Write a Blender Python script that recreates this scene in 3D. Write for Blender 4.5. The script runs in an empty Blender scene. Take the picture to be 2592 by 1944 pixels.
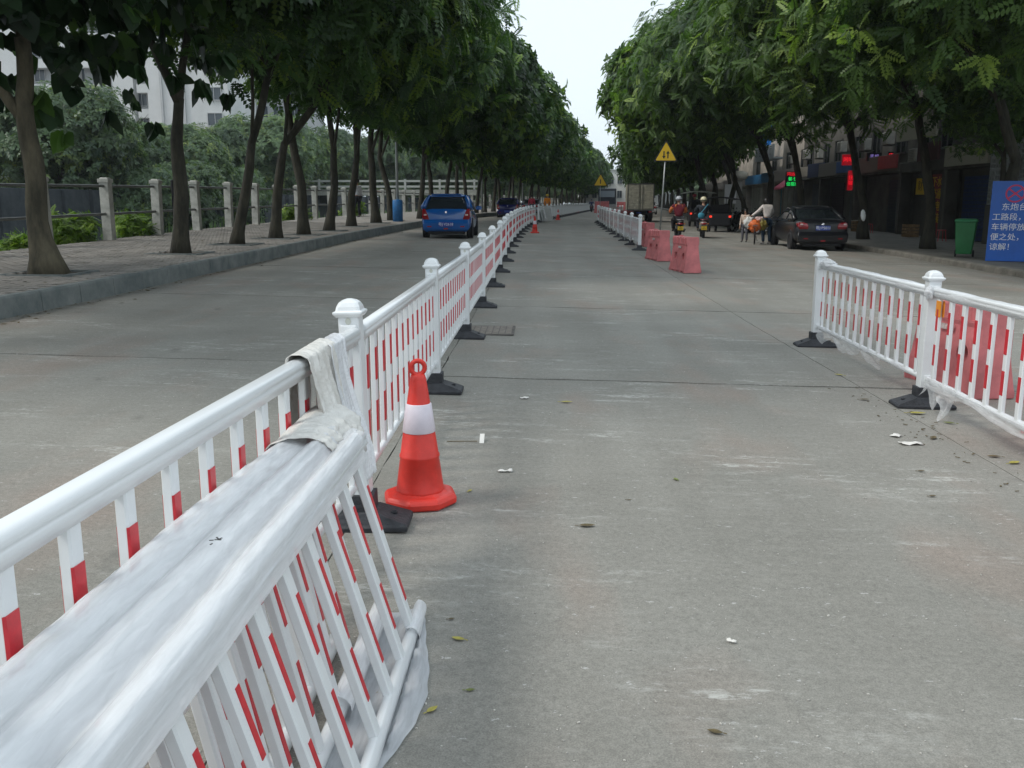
import bpy, math, random
import numpy as np
from mathutils import Vector, Matrix, noise
R = math.radians
rnd = random.Random(7)
S = bpy.context.scene
C = S.collection
# ---------------------------------------------------------------- camera
cam = bpy.data.objects.new('camera', bpy.data.cameras.new('camera')); C.objects.link(cam)
cam.data.sensor_width = 36; cam.data.lens = 36 * 2300 / 2592
cam.data.clip_start = 0.05; cam.data.clip_end = 6000
cam.location = (0, 0, 1.55); cam.rotation_euler = (R(90 - 11.262), 0, R(1.7585))
S.camera = cam
# ---------------------------------------------------------------- sky, sun, exposure
SUN_EL, SUN_AZ = 50, -108          # azimuth from +Y (the way the road runs), negative to the left
w = bpy.data.worlds.new('World'); S.world = w; w.use_nodes = True
nt = w.node_tree; nt.nodes.clear()
sky = nt.nodes.new('ShaderNodeTexSky'); sky.sky_type = 'NISHITA'; sky.sun_disc = False
sky.sun_elevation = R(SUN_EL); sky.sun_rotation = R(SUN_AZ)
sky.air_density = 1.2; sky.dust_density = 3.5; sky.ozone_density = 1.0
veil = nt.nodes.new('ShaderNodeMix'); veil.data_type = 'RGBA'; veil.inputs[0].default_value = 0.93
nt.links.new(sky.outputs[0], veil.inputs[6]); veil.inputs[7].default_value = (7.9, 8.9, 9.6, 1)
bg = nt.nodes.new('ShaderNodeBackground'); bg.inputs[1].default_value = 0.1
out = nt.nodes.new('ShaderNodeOutputWorld')
nt.links.new(veil.outputs[2], bg.inputs[0]); nt.links.new(bg.outputs[0], out.inputs[0])
sun = bpy.data.objects.new('sun', bpy.data.lights.new('sun', 'SUN')); C.objects.link(sun)
sun.data.energy = 1.5; sun.data.angle = R(14); sun.data.color = (1.0, .955, .88)
d = Vector((math.sin(R(SUN_AZ)) * math.cos(R(SUN_EL)), math.cos(R(SUN_AZ)) * math.cos(R(SUN_EL)), math.sin(R(SUN_EL))))
sun.rotation_euler = d.to_track_quat('Z', 'Y').to_euler(); sun.location = (-20, 0, 30)
S.view_settings.view_transform = 'Standard'; S.view_settings.look = 'None'
S.view_settings.exposure = 0.34; S.view_settings.gamma = 1; S.view_settings.use_curve_mapping = False
S.render.engine = 'CYCLES'
try:
    S.cycles.use_denoising = True; S.cycles.max_bounces = 6; S.cycles.transparent_max_bounces = 12
    S.cycles.diffuse_bounces = 3; S.cycles.caustics_reflective = False; S.cycles.caustics_refractive = False
except Exception: pass

# ---------------------------------------------------------------- the lie of the land
RP = [(-60,0),(12,0),(16,.03),(20,.08),(30,.2),(40,.27),(60,.4),(100,.55),(150,.7),(400,1.0),(9000,1.0)]
def rise(y):
    for (a, b), (c, d_) in zip(RP, RP[1:]):
        if y <= c: return b + (d_ - b) * max(0, (y - a)) / (c - a)
    return 1.0
def E(x, y): return rise(y) - 0.022 * (max(-12, min(14, x)) + .87)
def bend(y):                       # the road bends gently to the right far ahead
    t = (y - 54) / 6
    return 0.6 * (math.log1p(math.exp(t)) if t < 30 else t)
def kL(y): return -6.95 + .0225 * max(0, min(y, 45)) + bend(y)
def kR(y): return 11.75 - .022 * max(0, min(y, 45)) + bend(y)

# ---------------------------------------------------------------- materials
MATS = {}
def mat(name, col=(.5,.5,.5), rough=.6, metal=0, noise_amt=0, scale=8, bump=0, bscale=60, spec=.5, emit=None, estr=1, alpha=1, trans=0, coat=0, col2=None, stretch=None, dirt=0):
    if name in MATS: return MATS[name]
    m = bpy.data.materials.new(name); m.use_nodes = True; MATS[name] = m
    N = m.node_tree.nodes; L = m.node_tree.links; b = N['Principled BSDF']
    b.inputs['Base Color'].default_value = (*col, 1); b.inputs['Roughness'].default_value = rough
    b.inputs['Metallic'].default_value = metal; b.inputs['Specular IOR Level'].default_value = spec
    b.inputs['Coat Weight'].default_value = coat; b.inputs['Alpha'].default_value = alpha
    b.inputs['Transmission Weight'].default_value = trans
    if emit: b.inputs['Emission Color'].default_value = (*emit, 1); b.inputs['Emission Strength'].default_value = estr
    if noise_amt or bump or col2:
        tc = N.new('ShaderNodeTexCoord'); v = tc.outputs['Object']
        if stretch:
            mp = N.new('ShaderNodeMapping'); mp.inputs['Scale'].default_value = stretch; L.new(v, mp.inputs[0]); v = mp.outputs[0]
    if noise_amt or col2:
        n = N.new('ShaderNodeTexNoise'); n.inputs['Scale'].default_value = scale; n.inputs['Detail'].default_value = 6; n.inputs['Roughness'].default_value = .65
        L.new(v, n.inputs[0]); r = N.new('ShaderNodeValToRGB'); L.new(n.outputs[0], r.inputs[0])
        c2 = col2 or tuple(min(1, c * (1 + noise_amt)) for c in col); c1 = col if col2 else tuple(c * (1 - noise_amt) for c in col)
        r.color_ramp.elements[0].position = .36; r.color_ramp.elements[1].position = .66
        r.color_ramp.elements[0].color = (*c1, 1); r.color_ramp.elements[1].color = (*c2, 1)
        L.new(r.outputs[0], b.inputs['Base Color'])
    if bump:
        n2 = N.new('ShaderNodeTexNoise'); n2.inputs['Scale'].default_value = bscale; n2.inputs['Detail'].default_value = 4
        bp = N.new('ShaderNodeBump'); bp.inputs['Strength'].default_value = bump; bp.inputs['Distance'].default_value = .02
        L.new(v, n2.inputs[0]); L.new(n2.outputs[0], bp.inputs['Height']); L.new(bp.outputs[0], b.inputs['Normal'])
    return m
def nd(m, t, **k):
    n = m.node_tree.nodes.new(t)
    for a, v in k.items(): setattr(n, a, v)
    return n

def concrete_road():
    m = bpy.data.materials.new('road_concrete'); m.use_nodes = True
    N = m.node_tree.nodes; L = m.node_tree.links; b = N['Principled BSDF']
    b.inputs['Roughness'].default_value = .82; b.inputs['Specular IOR Level'].default_value = .3
    tc = N.new('ShaderNodeTexCoord'); g = N.new('ShaderNodeNewGeometry')
    pos = g.outputs['Position']
    def nz(scale, st, detail=5, ro=.6):
        mp = N.new('ShaderNodeMapping'); mp.inputs['Scale'].default_value = st; L.new(pos, mp.inputs[0])
        n = N.new('ShaderNodeTexNoise'); n.inputs['Scale'].default_value = scale; n.inputs['Detail'].default_value = detail; n.inputs['Roughness'].default_value = ro
        L.new(mp.outputs[0], n.inputs[0]); return n.outputs[0]
    def ramp(s, p0, c0, p1, c1):
        r = N.new('ShaderNodeValToRGB'); L.new(s, r.inputs[0]); e = r.color_ramp.elements
        e[0].position = p0; e[0].color = c0; e[1].position = p1; e[1].color = c1; return r.outputs[0]
    def mix(f, a, c, mode='MIX'):
        x = N.new('ShaderNodeMix'); x.data_type = 'RGBA'; x.blend_type = mode
        if isinstance(f, (int, float)): x.inputs[0].default_value = f
        else: L.new(f, x.inputs[0])
        for i, s in ((6, a), (7, c)):
            if isinstance(s, tuple): x.inputs[i].default_value = s
            else: L.new(s, x.inputs[i])
        return x.outputs[2]
    base = ramp(nz(.45, (1, 1, 1)), .35, (.240, .233, .208, 1), .68, (.300, .291, .262, 1))
    base = mix(ramp(nz(.8, (1.2, .5, 1), 3), .52, (0,0,0,1), .68, (.5,.5,.5,1)), base, (.315, .245, .205, 1))      # faint red-brown wear
    fine = ramp(nz(38, (1, 1, 1), 6, .75), .3, (.78,.78,.78,1), .72, (1.17,1.17,1.17,1))
    base = mix(1, base, fine, 'MULTIPLY')
    base = mix(1, base, ramp(nz(170, (1, 1, 1), 3, .8), .34, (.72,.72,.72,1), .66, (1.2,1.2,1.2,1)), 'MULTIPLY')
    base = mix(1, base, ramp(nz(3.2, (.5, 4, 1), 5, .7), .3, (.95,.95,.95,1), .7, (1.04,1.04,1.04,1)), 'MULTIPLY')   # brushed across
    # scuffed cement streaks across the lane: only where a broad patch mask and a fine streak mask meet
    patch = ramp(nz(.8, (.6, 1.3, 1), 3), .49, (0,0,0,1), .64, (1,1,1,1))
    st = ramp(nz(2.6, (.7, 3.0, 1), 7, .76), .50, (0,0,0,1), .62, (1,1,1,1))
    spk = ramp(nz(26, (.6, 1.4, 1), 5, .8), .44, (0,0,0,1), .56, (1,1,1,1))
    mm = mix(1, mix(1, patch, st, 'MULTIPLY'), spk, 'MULTIPLY')
    base = mix(mm, base, (.50, .50, .47, 1))
    sp2 = ramp(nz(17, (.8, 1.6, 1), 4, .8), .645, (0,0,0,1), .68, (.75,.75,.75,1))
    base = mix(sp2, base, (.52, .515, .50, 1))
    base = mix(1, base, ramp(nz(1.1, (1.6, .12, 1), 3, .5), .35, (.93,.925,.92,1), .62, (1.03,1.03,1.03,1)), 'MULTIPLY')   # wheel tracks
    base = mix(ramp(nz(2.3, (1, 1, 1), 4, .6), .66, (0,0,0,1), .74, (.5,.5,.5,1)), base, (.13, .125, .115, 1))              # old oil drips
    oi = N.new('ShaderNodeObjectInfo'); tint = ramp(oi.outputs['Random'], 0, (.955,.955,.955,1), 1, (1.035,1.035,1.035,1))
    base = mix(1, base, tint, 'MULTIPLY')
    L.new(base, b.inputs['Base Color'])
    bp = N.new('ShaderNodeBump'); bp.inputs['Strength'].default_value = .35; bp.inputs['Distance'].default_value = .006
    L.new(nz(95, (1, 1, 1), 6, .75), bp.inputs['Height']); L.new(bp.outputs[0], b.inputs['Normal'])
    return m
def leaf_mat(name, c_dark, c_light, c_hi, trans=.3, rough=.42):
    m = bpy.data.materials.new(name); m.use_nodes = True
    N = m.node_tree.nodes; L = m.node_tree.links; b = N['Principled BSDF']; o = N['Material Output']
    at = N.new('ShaderNodeAttribute'); at.attribute_name = 'tone'
    r = N.new('ShaderNodeValToRGB'); L.new(at.outputs['Fac'], r.inputs[0])
    e = r.color_ramp.elements; e[0].position = 0; e[0].color = (*c_dark, 1); e[1].position = .72; e[1].color = (*c_light, 1)
    x = e.new(.97); x.color = (*c_hi, 1)
    oi = N.new('ShaderNodeObjectInfo'); hs = N.new('ShaderNodeHueSaturation')
    mr = N.new('ShaderNodeMapRange'); L.new(oi.outputs['Random'], mr.inputs[0]); mr.inputs[3].default_value = .8; mr.inputs[4].default_value = 1.2
    L.new(mr.outputs[0], hs.inputs['Value']); L.new(r.outputs[0], hs.inputs['Color'])
    L.new(hs.outputs[0], b.inputs['Base Color']); b.inputs['Roughness'].default_value = rough; b.inputs['Specular IOR Level'].default_value = .22
    t = N.new('ShaderNodeBsdfTranslucent'); g = N.new('ShaderNodeMix'); g.data_type = 'RGBA'; g.blend_type = 'MULTIPLY'; g.inputs[0].default_value = 1
    L.new(hs.outputs[0], g.inputs[6]); g.inputs[7].default_value = (1.15, 1.45, .5, 1); L.new(g.outputs[2], t.inputs[0])
    mx = N.new('ShaderNodeMixShader'); mx.inputs[0].default_value = trans
    L.new(b.outputs[0], mx.inputs[1]); L.new(t.outputs[0], mx.inputs[2]); L.new(mx.outputs[0], o.inputs[0])
    return m
def film_mat(name, col, clear, rough=.25):
    m = bpy.data.materials.new(name); m.use_nodes = True
    N = m.node_tree.nodes; L = m.node_tree.links; b = N['Principled BSDF']; o = N['Material Output']
    b.inputs['Base Color'].default_value = (*col, 1); b.inputs['Roughness'].default_value = rough
    tc = N.new('ShaderNodeTexCoord'); n = N.new('ShaderNodeTexNoise'); n.inputs['Scale'].default_value = 60; n.inputs['Detail'].default_value = 5; n.inputs['Distortion'].default_value = .6
    mp = N.new('ShaderNodeMapping'); mp.inputs['Scale'].default_value = (1, .14, 1); L.new(tc.outputs['Object'], mp.inputs[0]); L.new(mp.outputs[0], n.inputs[0])
    bp = N.new('ShaderNodeBump'); bp.inputs['Strength'].default_value = .35; bp.inputs['Distance'].default_value = .006
    L.new(n.outputs[0], bp.inputs['Height']); L.new(bp.outputs[0], b.inputs['Normal'])
    tr = N.new('ShaderNodeBsdfTransparent'); tl = N.new('ShaderNodeBsdfTranslucent'); tl.inputs[0].default_value = (*col, 1)
    m1 = N.new('ShaderNodeMixShader'); m1.inputs[0].default_value = .3; L.new(b.outputs[0], m1.inputs[1]); L.new(tl.outputs[0], m1.inputs[2])
    mr = N.new('ShaderNodeMapRange'); L.new(n.outputs[0], mr.inputs[0]); mr.inputs[1].default_value = .3; mr.inputs[2].default_value = .7
    mr.inputs[3].default_value = max(0, clear - .10); mr.inputs[4].default_value = min(1, clear + .12)
    m2 = N.new('ShaderNodeMixShader'); L.new(mr.outputs[0], m2.inputs[0]); L.new(m1.outputs[0], m2.inputs[1]); L.new(tr.outputs[0], m2.inputs[2])
    L.new(m2.outputs[0], o.inputs[0]); return m

road_m = concrete_road()
white = mat('white_enamel', (.76,.78,.79), .32, noise_amt=.035, scale=5, coat=.25)
white2 = mat('white_dusty_enamel', (.70,.72,.72), .45, noise_amt=.06, scale=9)
red_m = mat('red_reflective_sticker', (.55,.018,.03), .35, noise_amt=.15, scale=20)
orange_m = mat('orange_reflector', (.85,.30,.012), .3)
rubber = mat('black_rubber', (.028,.03,.036), .62, noise_amt=.3, scale=14, bump=.3)
dark = mat('dark_void', (.012,.012,.014), .8)
cone_m = mat('cone_red_plastic', (.66,.036,.024), .42, noise_amt=.14, scale=7, bump=.08, bscale=30)
cone_w = mat('cone_reflective_sleeve', (.74,.68,.75), .35, noise_amt=.03, scale=30)
pink = mat('faded_red_plastic', (.56,.165,.17), .6, noise_amt=.2, scale=3.5, bump=.1, bscale=12)
bark = mat('bark', (.018,.0175,.012), .9, col2=(.055,.05,.034), scale=5, bump=1.0, bscale=22, stretch=(1,1,.35))
bark_l = mat('bark_pale', (.04,.036,.024), .9, col2=(.14,.12,.078), scale=4, bump=.9, bscale=16, stretch=(1,1,.3))
kerb_m = mat('kerb_stone_concrete', (.11,.13,.13), .85, col2=(.21,.225,.215), scale=2.2, bump=.35, bscale=45)
joint_m = mat('joint_dirt', (.03,.027,.022), .95, noise_amt=.4, scale=9)
paver_m = mat('paver_brick', (.20,.185,.165), .9, col2=(.33,.305,.275), scale=1.3, bump=.3, bscale=60)
soil = mat('soil', (.05,.038,.026), .95, noise_amt=.5, scale=12, bump=.8, bscale=30)
stone = mat('stone_post', (.32,.32,.29), .85, col2=(.52,.51,.47), scale=5, bump=.4, bscale=40)
iron = mat('iron_pipe', (.13,.135,.13), .55, noise_amt=.3, scale=10, metal=.3)
grass_g = mat('bank_grass', (.03,.052,.018), .95, col2=(.085,.115,.04), scale=.8, bump=1, bscale=5)
ground_m = mat('earth_ground', (.13,.12,.10), .95, col2=(.2,.19,.165), scale=.5, bump=.4, bscale=10)
glass = mat('dark_glass', (.02,.026,.03), .06, spec=.8)
tyre = mat('tyre_rubber', (.018,.018,.02), .75, bump=.3, bscale=40)
rim_m = mat('alloy', (.45,.46,.48), .3, metal=.9)
chrome = mat('chrome', (.7,.7,.72), .15, metal=1)
tail = mat('tail_lamp_red', (.26,.008,.014), .15, coat=.6)
plate_b = mat('plate_blue', (.015,.05,.32), .35)
plate_y = mat('plate_yellow', (.72,.48,.02), .4)
ink_w = mat('white_lettering', (.78,.8,.82), .5)
ink_k = mat('black_lettering', (.02,.02,.02), .5)
ink_y = mat('yellow_lettering', (.80,.58,.03), .5)
ink_r = mat('red_lettering', (.55,.03,.09), .5)
skin_m = mat('skin', (.36,.2,.13), .55)
hair_m = mat('black_hair', (.012,.01,.009), .5)
leafA = leaf_mat('leaf_left', (.028,.058,.026), (.085,.160,.05), (.21,.30,.06))
leafB = leaf_mat('leaf_right', (.03,.062,.022), (.105,.18,.046), (.26,.36,.08), .34)
leafC = leaf_mat('leaf_heart', (.008,.02,.009), (.022,.05,.016), (.08,.16,.03), .2)
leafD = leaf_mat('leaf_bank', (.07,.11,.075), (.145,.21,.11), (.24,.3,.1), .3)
leafE = leaf_mat('leaf_shrub', (.06,.11,.02), (.16,.26,.035), (.32,.42,.07), .35)
film = film_mat('wrapping_film', (.90,.91,.93), .17)
film_c = film_mat('clear_film', (.8,.81,.82), .5)
sack_m = mat('white_plastic_sheet', (.60,.58,.54), .42, col2=(.74,.725,.69), scale=7, bump=.7, bscale=26)
foam_m = film_mat('foam_sheet', (.62,.64,.67), .12, .6)

# ---------------------------------------------------------------- mesh helpers
class MB:
    def __init__(s): s.v = []; s.f = []; s.mi = []; s.k = 0
    def add(s, vs, fs, mi=None):
        n = len(s.v); s.v += [tuple(v) for v in vs]; s.f += [tuple(n + i for i in f) for f in fs]; s.mi += [s.k if mi is None else mi] * len(fs)
        return s
    def box(s, c, d, rot=None, tp=1.0, mi=None):
        x, y, z = d[0]/2, d[1]/2, d[2]/2
        vs = [Vector(p) for p in [(-x,-y,-z),(x,-y,-z),(x,y,-z),(-x,y,-z),(-x*tp,-y*tp,z),(x*tp,-y*tp,z),(x*tp,y*tp,z),(-x*tp,y*tp,z)]]
        if rot is not None: vs = [rot @ v for v in vs]
        return s.add([v + Vector(c) for v in vs], [(0,3,2,1),(4,5,6,7),(0,1,5,4),(1,2,6,5),(2,3,7,6),(3,0,4,7)], mi)
    def tube(s, pts, rad, n=8, sx=1, sz=1, caps=True, mi=None, rough=0):
        pts = [Vector(p) for p in pts]; rad = rad if isinstance(rad, (list, tuple)) else [rad] * len(pts)
        vs = []; up = None
        for i, p in enumerate(pts):
            t = (pts[min(i+1, len(pts)-1)] - pts[max(i-1, 0)]).normalized()
            if up is None: up = Vector((0,0,1)) if abs(t.z) < .9 else Vector((0,1,0))
            a = t.cross(up).normalized(); bb = a.cross(t).normalized(); up = bb
            for k in range(n):
                th = 2*math.pi*k/n
                rd_ = rad[i]
                if rough: q_ = Vector((math.cos(th)*2.2, math.sin(th)*2.2, p.z*1.1 + p.x)); rd_ *= 1 + rough*(noise.noise(q_) + .6*noise.noise(q_*2.3)) + (rough*1.6*noise.noise(Vector((math.cos(th)*3, math.sin(th)*3, p.x*.3)))*max(0, 1-i/5))
                vs.append(p + a * math.cos(th) * rd_ * sx + bb * math.sin(th) * rd_ * sz)
        fs = []
        for i in range(len(pts)-1):
            for k in range(n):
                fs.append((i*n+k, i*n+(k+1) % n, (i+1)*n+(k+1) % n, (i+1)*n+k))
        if caps: fs += [tuple(range(n-1, -1, -1)), tuple((len(pts)-1)*n + k for k in range(n))]
        return s.add(vs, fs, mi)
    def lathe(s, prof, c=(0,0,0), n=20, sx=1, sy=1, ph=0, mi=None):
        vs = []; c = Vector(c)
        for r, z in prof:
            for k in range(n):
                a = 2*math.pi*(k+ph)/n; vs.append(c + Vector((r*math.cos(a)*sx, r*math.sin(a)*sy, z)))
        fs = [(i*n+k, i*n+(k+1) % n, (i+1)*n+(k+1) % n, (i+1)*n+k) for i in range(len(prof)-1) for k in range(n)]
        fs += [tuple(range(n-1, -1, -1)), tuple((len(prof)-1)*n+k for k in range(n))]
        return s.add(vs, fs, mi)
    def wheel(s, c, r, wd, axis='x', n=20, prof=None, mi=None):
        prof = prof or [(r*.62, -wd/2), (r*.93, -wd/2), (r, -wd*.32), (r, wd*.32), (r*.93, wd/2), (r*.62, wd/2)]
        vs = []; c = Vector(c)
        for rr, a in prof:
            for k in range(n):
                t = 2*math.pi*k/n
                vs.append(c + (Vector((a, rr*math.cos(t), rr*math.sin(t))) if axis == 'x' else Vector((rr*math.cos(t), a, rr*math.sin(t)))))
        m_ = len(prof); fs = [(i*n+k, i*n+(k+1) % n, ((i+1) % m_)*n+(k+1) % n, ((i+1) % m_)*n+k) for i in range(m_) for k in range(n)]
        return s.add(vs, fs, mi)
    def loft(s, rings, caps=True, mi=None):
        n = len(rings[0]); vs = [p for r_ in rings for p in r_]
        fs = [(i*n+k, i*n+(k+1) % n, (i+1)*n+(k+1) % n, (i+1)*n+k) for i in range(len(rings)-1) for k in range(n)]
        if caps: fs += [tuple(range(n-1, -1, -1)), tuple((len(rings)-1)*n+k for k in range(n))]
        return s.add(vs, fs, mi)
    def prism(s, poly, a, b, axis='y', mi=None):       # poly in the two other axes
        def P(u, v, t): return (u, t, v) if axis == 'y' else ((t, u, v) if axis == 'x' else (u, v, t))
        n = len(poly); vs = [P(u, v, a) for u, v in poly] + [P(u, v, b) for u, v in poly]
        fs = [(i, (i+1) % n, n+(i+1) % n, n+i) for i in range(n)] + [tuple(range(n-1, -1, -1)), tuple(range(n, 2*n))]
        return s.add(vs, fs, mi)
    def grid(s, P, nu, nv, mi=None):
        return s.add([P(i/nu, j/nv) for j in range(nv+1) for i in range(nu+1)],
                     [(j*(nu+1)+i, j*(nu+1)+i+1, (j+1)*(nu+1)+i+1, (j+1)*(nu+1)+i) for j in range(nv) for i in range(nu)], mi)
    def mesh(s, name, m, smooth=False):
        me = bpy.data.meshes.new(name); me.from_pydata(s.v, [], s.f)
        for x in (m if isinstance(m, (list, tuple)) else [m]): me.materials.append(x)
        if isinstance(m, (list, tuple)): me.polygons.foreach_set('material_index', s.mi)
        if smooth: me.polygons.foreach_set('use_smooth', [True]*len(s.f))
        me.update(); return me
    def build(s, name, m, parent=None, smooth=False, bevel=0, sub=0, loc=None, auto=0, solid=0):
        o = bpy.data.objects.new(name, s.mesh(name, m, smooth)); C.objects.link(o)
        if parent: o.parent = parent
        if loc: o.location = loc
        if solid:
            b = o.modifiers.new('solid', 'SOLIDIFY'); b.thickness = solid; b.offset = 0
        if bevel:
            b = o.modifiers.new('bevel', 'BEVEL'); b.width = bevel; b.segments = 2; b.limit_method = 'ANGLE'; b.angle_limit = R(40)
        if sub:
            b = o.modifiers.new('sub', 'SUBSURF'); b.levels = sub; b.render_levels = sub
        return o
def tag(o, label=None, cat=None, group=None, kind=None):
    for k_, v_ in (('label', label), ('category', cat), ('group', group), ('kind', kind)):
        if v_: o[k_] = v_
    return o
def thing(name, label, cat, loc=(0,0,0), rz=0, group=None, on_ground=True, sc=1):
    o = bpy.data.objects.new(name, None); C.objects.link(o); x, y, z = loc
    o.location = (x, y, z + (E(x, y) if on_ground else 0)); o.rotation_euler = (0, 0, rz); o.scale = (sc, sc, sc)
    o.empty_display_size = .2
    return tag(o, label, cat, group)
def kids(o, _c={}):
    return list(o.children)
def dup(o, loc=None, rz=None, label=None, group=None, parent=None, keep=None):
    c = o.copy(); C.objects.link(c)
    if parent is not None: c.parent = parent
    if loc is not None:
        x, y, z = loc; c.location = (x, y, z + E(x, y)) if parent is None else loc
    if rz is not None: c.rotation_euler.z = rz
    if label: c['label'] = label
    if group: c['group'] = group
    for ch in list(o.children):
        if keep and ch.name.split('.')[0] not in keep: continue
        dup(ch, parent=c)
    return c
def text(body, size, m, parent, M, name='lettering', ext=.002, align='CENTER', bold=0):
    cu = bpy.data.curves.new(name, 'FONT'); cu.body = body; cu.size = size; cu.extrude = ext; cu.align_x = align; cu.align_y = 'CENTER'; cu.offset = bold; cu.resolution_u = 2
    t = bpy.data.objects.new(name + '_tmp', cu); C.objects.link(t); bpy.context.view_layer.update()
    me = bpy.data.meshes.new_from_object(t.evaluated_get(bpy.context.evaluated_depsgraph_get())); bpy.data.objects.remove(t)
    me.materials.clear(); me.materials.append(m); me.name = name
    o = bpy.data.objects.new(name, me); C.objects.link(o); o.parent = parent; o.matrix_local = M; return o
def face_back(x, y, z): return Matrix.Translation((x, y, z)) @ Matrix.Rotation(R(90), 4, 'X')      # lettering that reads from -Y
def face_left(x, y, z): return Matrix.Translation((x, y, z)) @ Matrix.Rotation(R(-90), 4, 'Z') @ Matrix.Rotation(R(90), 4, 'X')   # reads from -X
def skin(name, nodes, edges, m, parent, sub=2):
    ids = list(nodes); me = bpy.data.meshes.new(name); me.from_pydata([nodes[i][0] for i in ids], [(ids.index(a), ids.index(b)) for a, b in edges], [])
    o = bpy.data.objects.new(name + '_tmp', me); C.objects.link(o)
    o.modifiers.new('skin', 'SKIN').use_smooth_shade = True
    sv = me.skin_vertices[0].data
    for i, k_ in enumerate(ids):
        r_ = nodes[k_][1]; sv[i].radius = r_ if isinstance(r_, tuple) else (r_, r_); sv[i].use_root = (i == 0)
    sb = o.modifiers.new('sub', 'SUBSURF'); sb.levels = sub; sb.render_levels = sub
    bpy.context.view_layer.update()
    m2 = bpy.data.meshes.new_from_object(o.evaluated_get(bpy.context.evaluated_depsgraph_get())); bpy.data.objects.remove(o)
    m2.materials.clear(); m2.materials.append(m); m2.name = name
    p = bpy.data.objects.new(name, m2); C.objects.link(p)
    if parent: p.parent = parent
    return p
# ================================================================ ground, road, pavements
def ramp_ys(a, b, near, far):
    ys = [a]
    while ys[-1] < b: ys.append(ys[-1] + (near if ys[-1] < 70 else far if ys[-1] < 400 else 120))
    ys[-1] = b; return ys
def sheet(name, cols, ys, m, parent=None, kind='structure', z=lambda x, y: E(x, y), smooth=True):
    M_ = MB(); n = len(cols(0))
    vs = []
    for y in ys:
        for c in cols(y):
            x, dz = c; vs.append((x, y, dz if dz is None else z(x, y) + dz))
    M_.add(vs, [(j*n+i, j*n+i+1, (j+1)*n+i+1, (j+1)*n+i) for j in range(len(ys)-1) for i in range(n-1)])
    o = M_.build(name, m, parent, smooth=smooth)
    if kind and not parent: o['kind'] = kind
    return o
YS = ramp_ys(-60, 1500, 3, 12)
def gcols(y):
    b = bend(y) if y < 200 else bend(200)
    e0 = lambda x: -E(x, y)
    return [(-900+b, e0(-900)+2.4), (-200+b, e0(-200)+2.4), (-31+b, e0(-31)+2.25), (-30.6+b, e0(-30.6)+2.25), (-30.4+b, e0(-30)-.9), (-27.5+b, e0(-27)-1.35), (-17+b, e0(-17)-1.35), (-13.2+b, -1.0), (-11.75+b, .15), (-11.3+b, .2), (-7+b, .15), (-6.8+b, -.12), (2+b, -.12), (kR(y)+.2, -.12), (kR(y)+.5, .05), (17+b, .05), (400, .05), (900, .05)]
ground = sheet('ground', gcols, YS, ground_m)
bank = sheet('canal_bank', lambda y: [(-30.35+bend(y), -E(-30, y)-.86), (-27.5+bend(y), -E(-27, y)-1.3), (-17+bend(y), -E(-17, y)-1.3), (-13.2+bend(y), -.94), (-11.8+bend(y), .2)], ramp_ys(-20, 200, 3, 10), grass_g)
water_m = mat('canal_water', (.02,.035,.025), .08, spec=.6, bump=.15, bscale=3)
sheet('canal_water', lambda y: [(-26.6+bend(y), -E(-26, y)-1.12), (-17.6+bend(y), -E(-17, y)-1.12)], ramp_ys(-20, 200, 6, 12), water_m)
wall_m = mat('canal_wall_stone', (.028,.036,.046), .9, col2=(.06,.068,.078), scale=1.5, bump=.6, bscale=8)
cw = MB()
for i in range(0, 66):
    y0 = -20 + i*3.2
    cw.box((-30.45+bend(y0), y0+1.6, .75), (.6, 3.18, 3.3))
tag(cw.build('canal_wall', wall_m, bevel=.03), 'long dark grey retaining wall on the far side of the canal', 'wall')
# ---- road: an underlay that shows in the joints, and concrete slabs as pieces
road = sheet('road', lambda y: [(kL(y)-.1, -.035), (kL(y)*.5, -.035), (1, -.035), (kR(y)*.5+.6, -.035), (kR(y)+.1, -.035)], ramp_ys(-6, 60.4, 2.5, 12), joint_m)
far = sheet('far_road_surface', lambda y: [(kL(y)-.08, 0), (kL(y)*.5+bend(y)*.5, 0), (1+bend(y), 0), (kR(y)*.5+bend(y)*.5, 0), (kR(y)+.08, 0)], ramp_ys(59.6, 420, 5, 8), road_m, parent=road)
def slab(y0, y1, xa, xb, hole=None):
    nx, ny = max(8, int((xb(y0)-xa(y0))/.22)), int((y1-y0)/.22); g = .0045; gy = .022
    def P(i, j):
        y = y0 + gy + (y1 - y0 - 2*gy)*j/ny; x = xa(y) + g + (xb(y) - xa(y) - 2*g)*i/nx
        q = Vector((x*1.7, y*1.7, y0*3.1)); q2 = Vector((x*7, y*7, 2))
        if i in (0, nx): x += .012*noise.noise(q2) + (.006 if i else -.006)*0
        if j in (0, ny): y += .03*noise.noise(q) + .03*noise.noise(q2)
        return x, y
    M_ = MB(); vs = []
    for j in range(ny+1):
        for i in range(nx+1):
            x, y = P(i, j); vs.append((x, y, E(x, y) + .0015*noise.noise(Vector((x*.6, y*.6, 5)))))
    fs = [(j*(nx+1)+i, j*(nx+1)+i+1, (j+1)*(nx+1)+i+1, (j+1)*(nx+1)+i) for j in range(ny) for i in range(nx)]
    ring = [i for i in range(nx)] + [j*(nx+1)+nx for j in range(ny)] + [ny*(nx+1)+i for i in range(nx, 0, -1)] + [j*(nx+1) for j in range(ny, 0, -1)]
    n0 = len(vs); vs += [(vs[k_][0], vs[k_][1], vs[k_][2]-.03) for k_ in ring]; L_ = len(ring)
    fs += [(ring[k_], n0+k_, n0+(k_+1) % L_, ring[(k_+1) % L_]) for k_ in range(L_)]
    M_.add(vs, fs); return M_.build('slab', road_m, road)
rows = [-3.3] + [8.12 + 5.72*i for i in range(10)]
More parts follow.
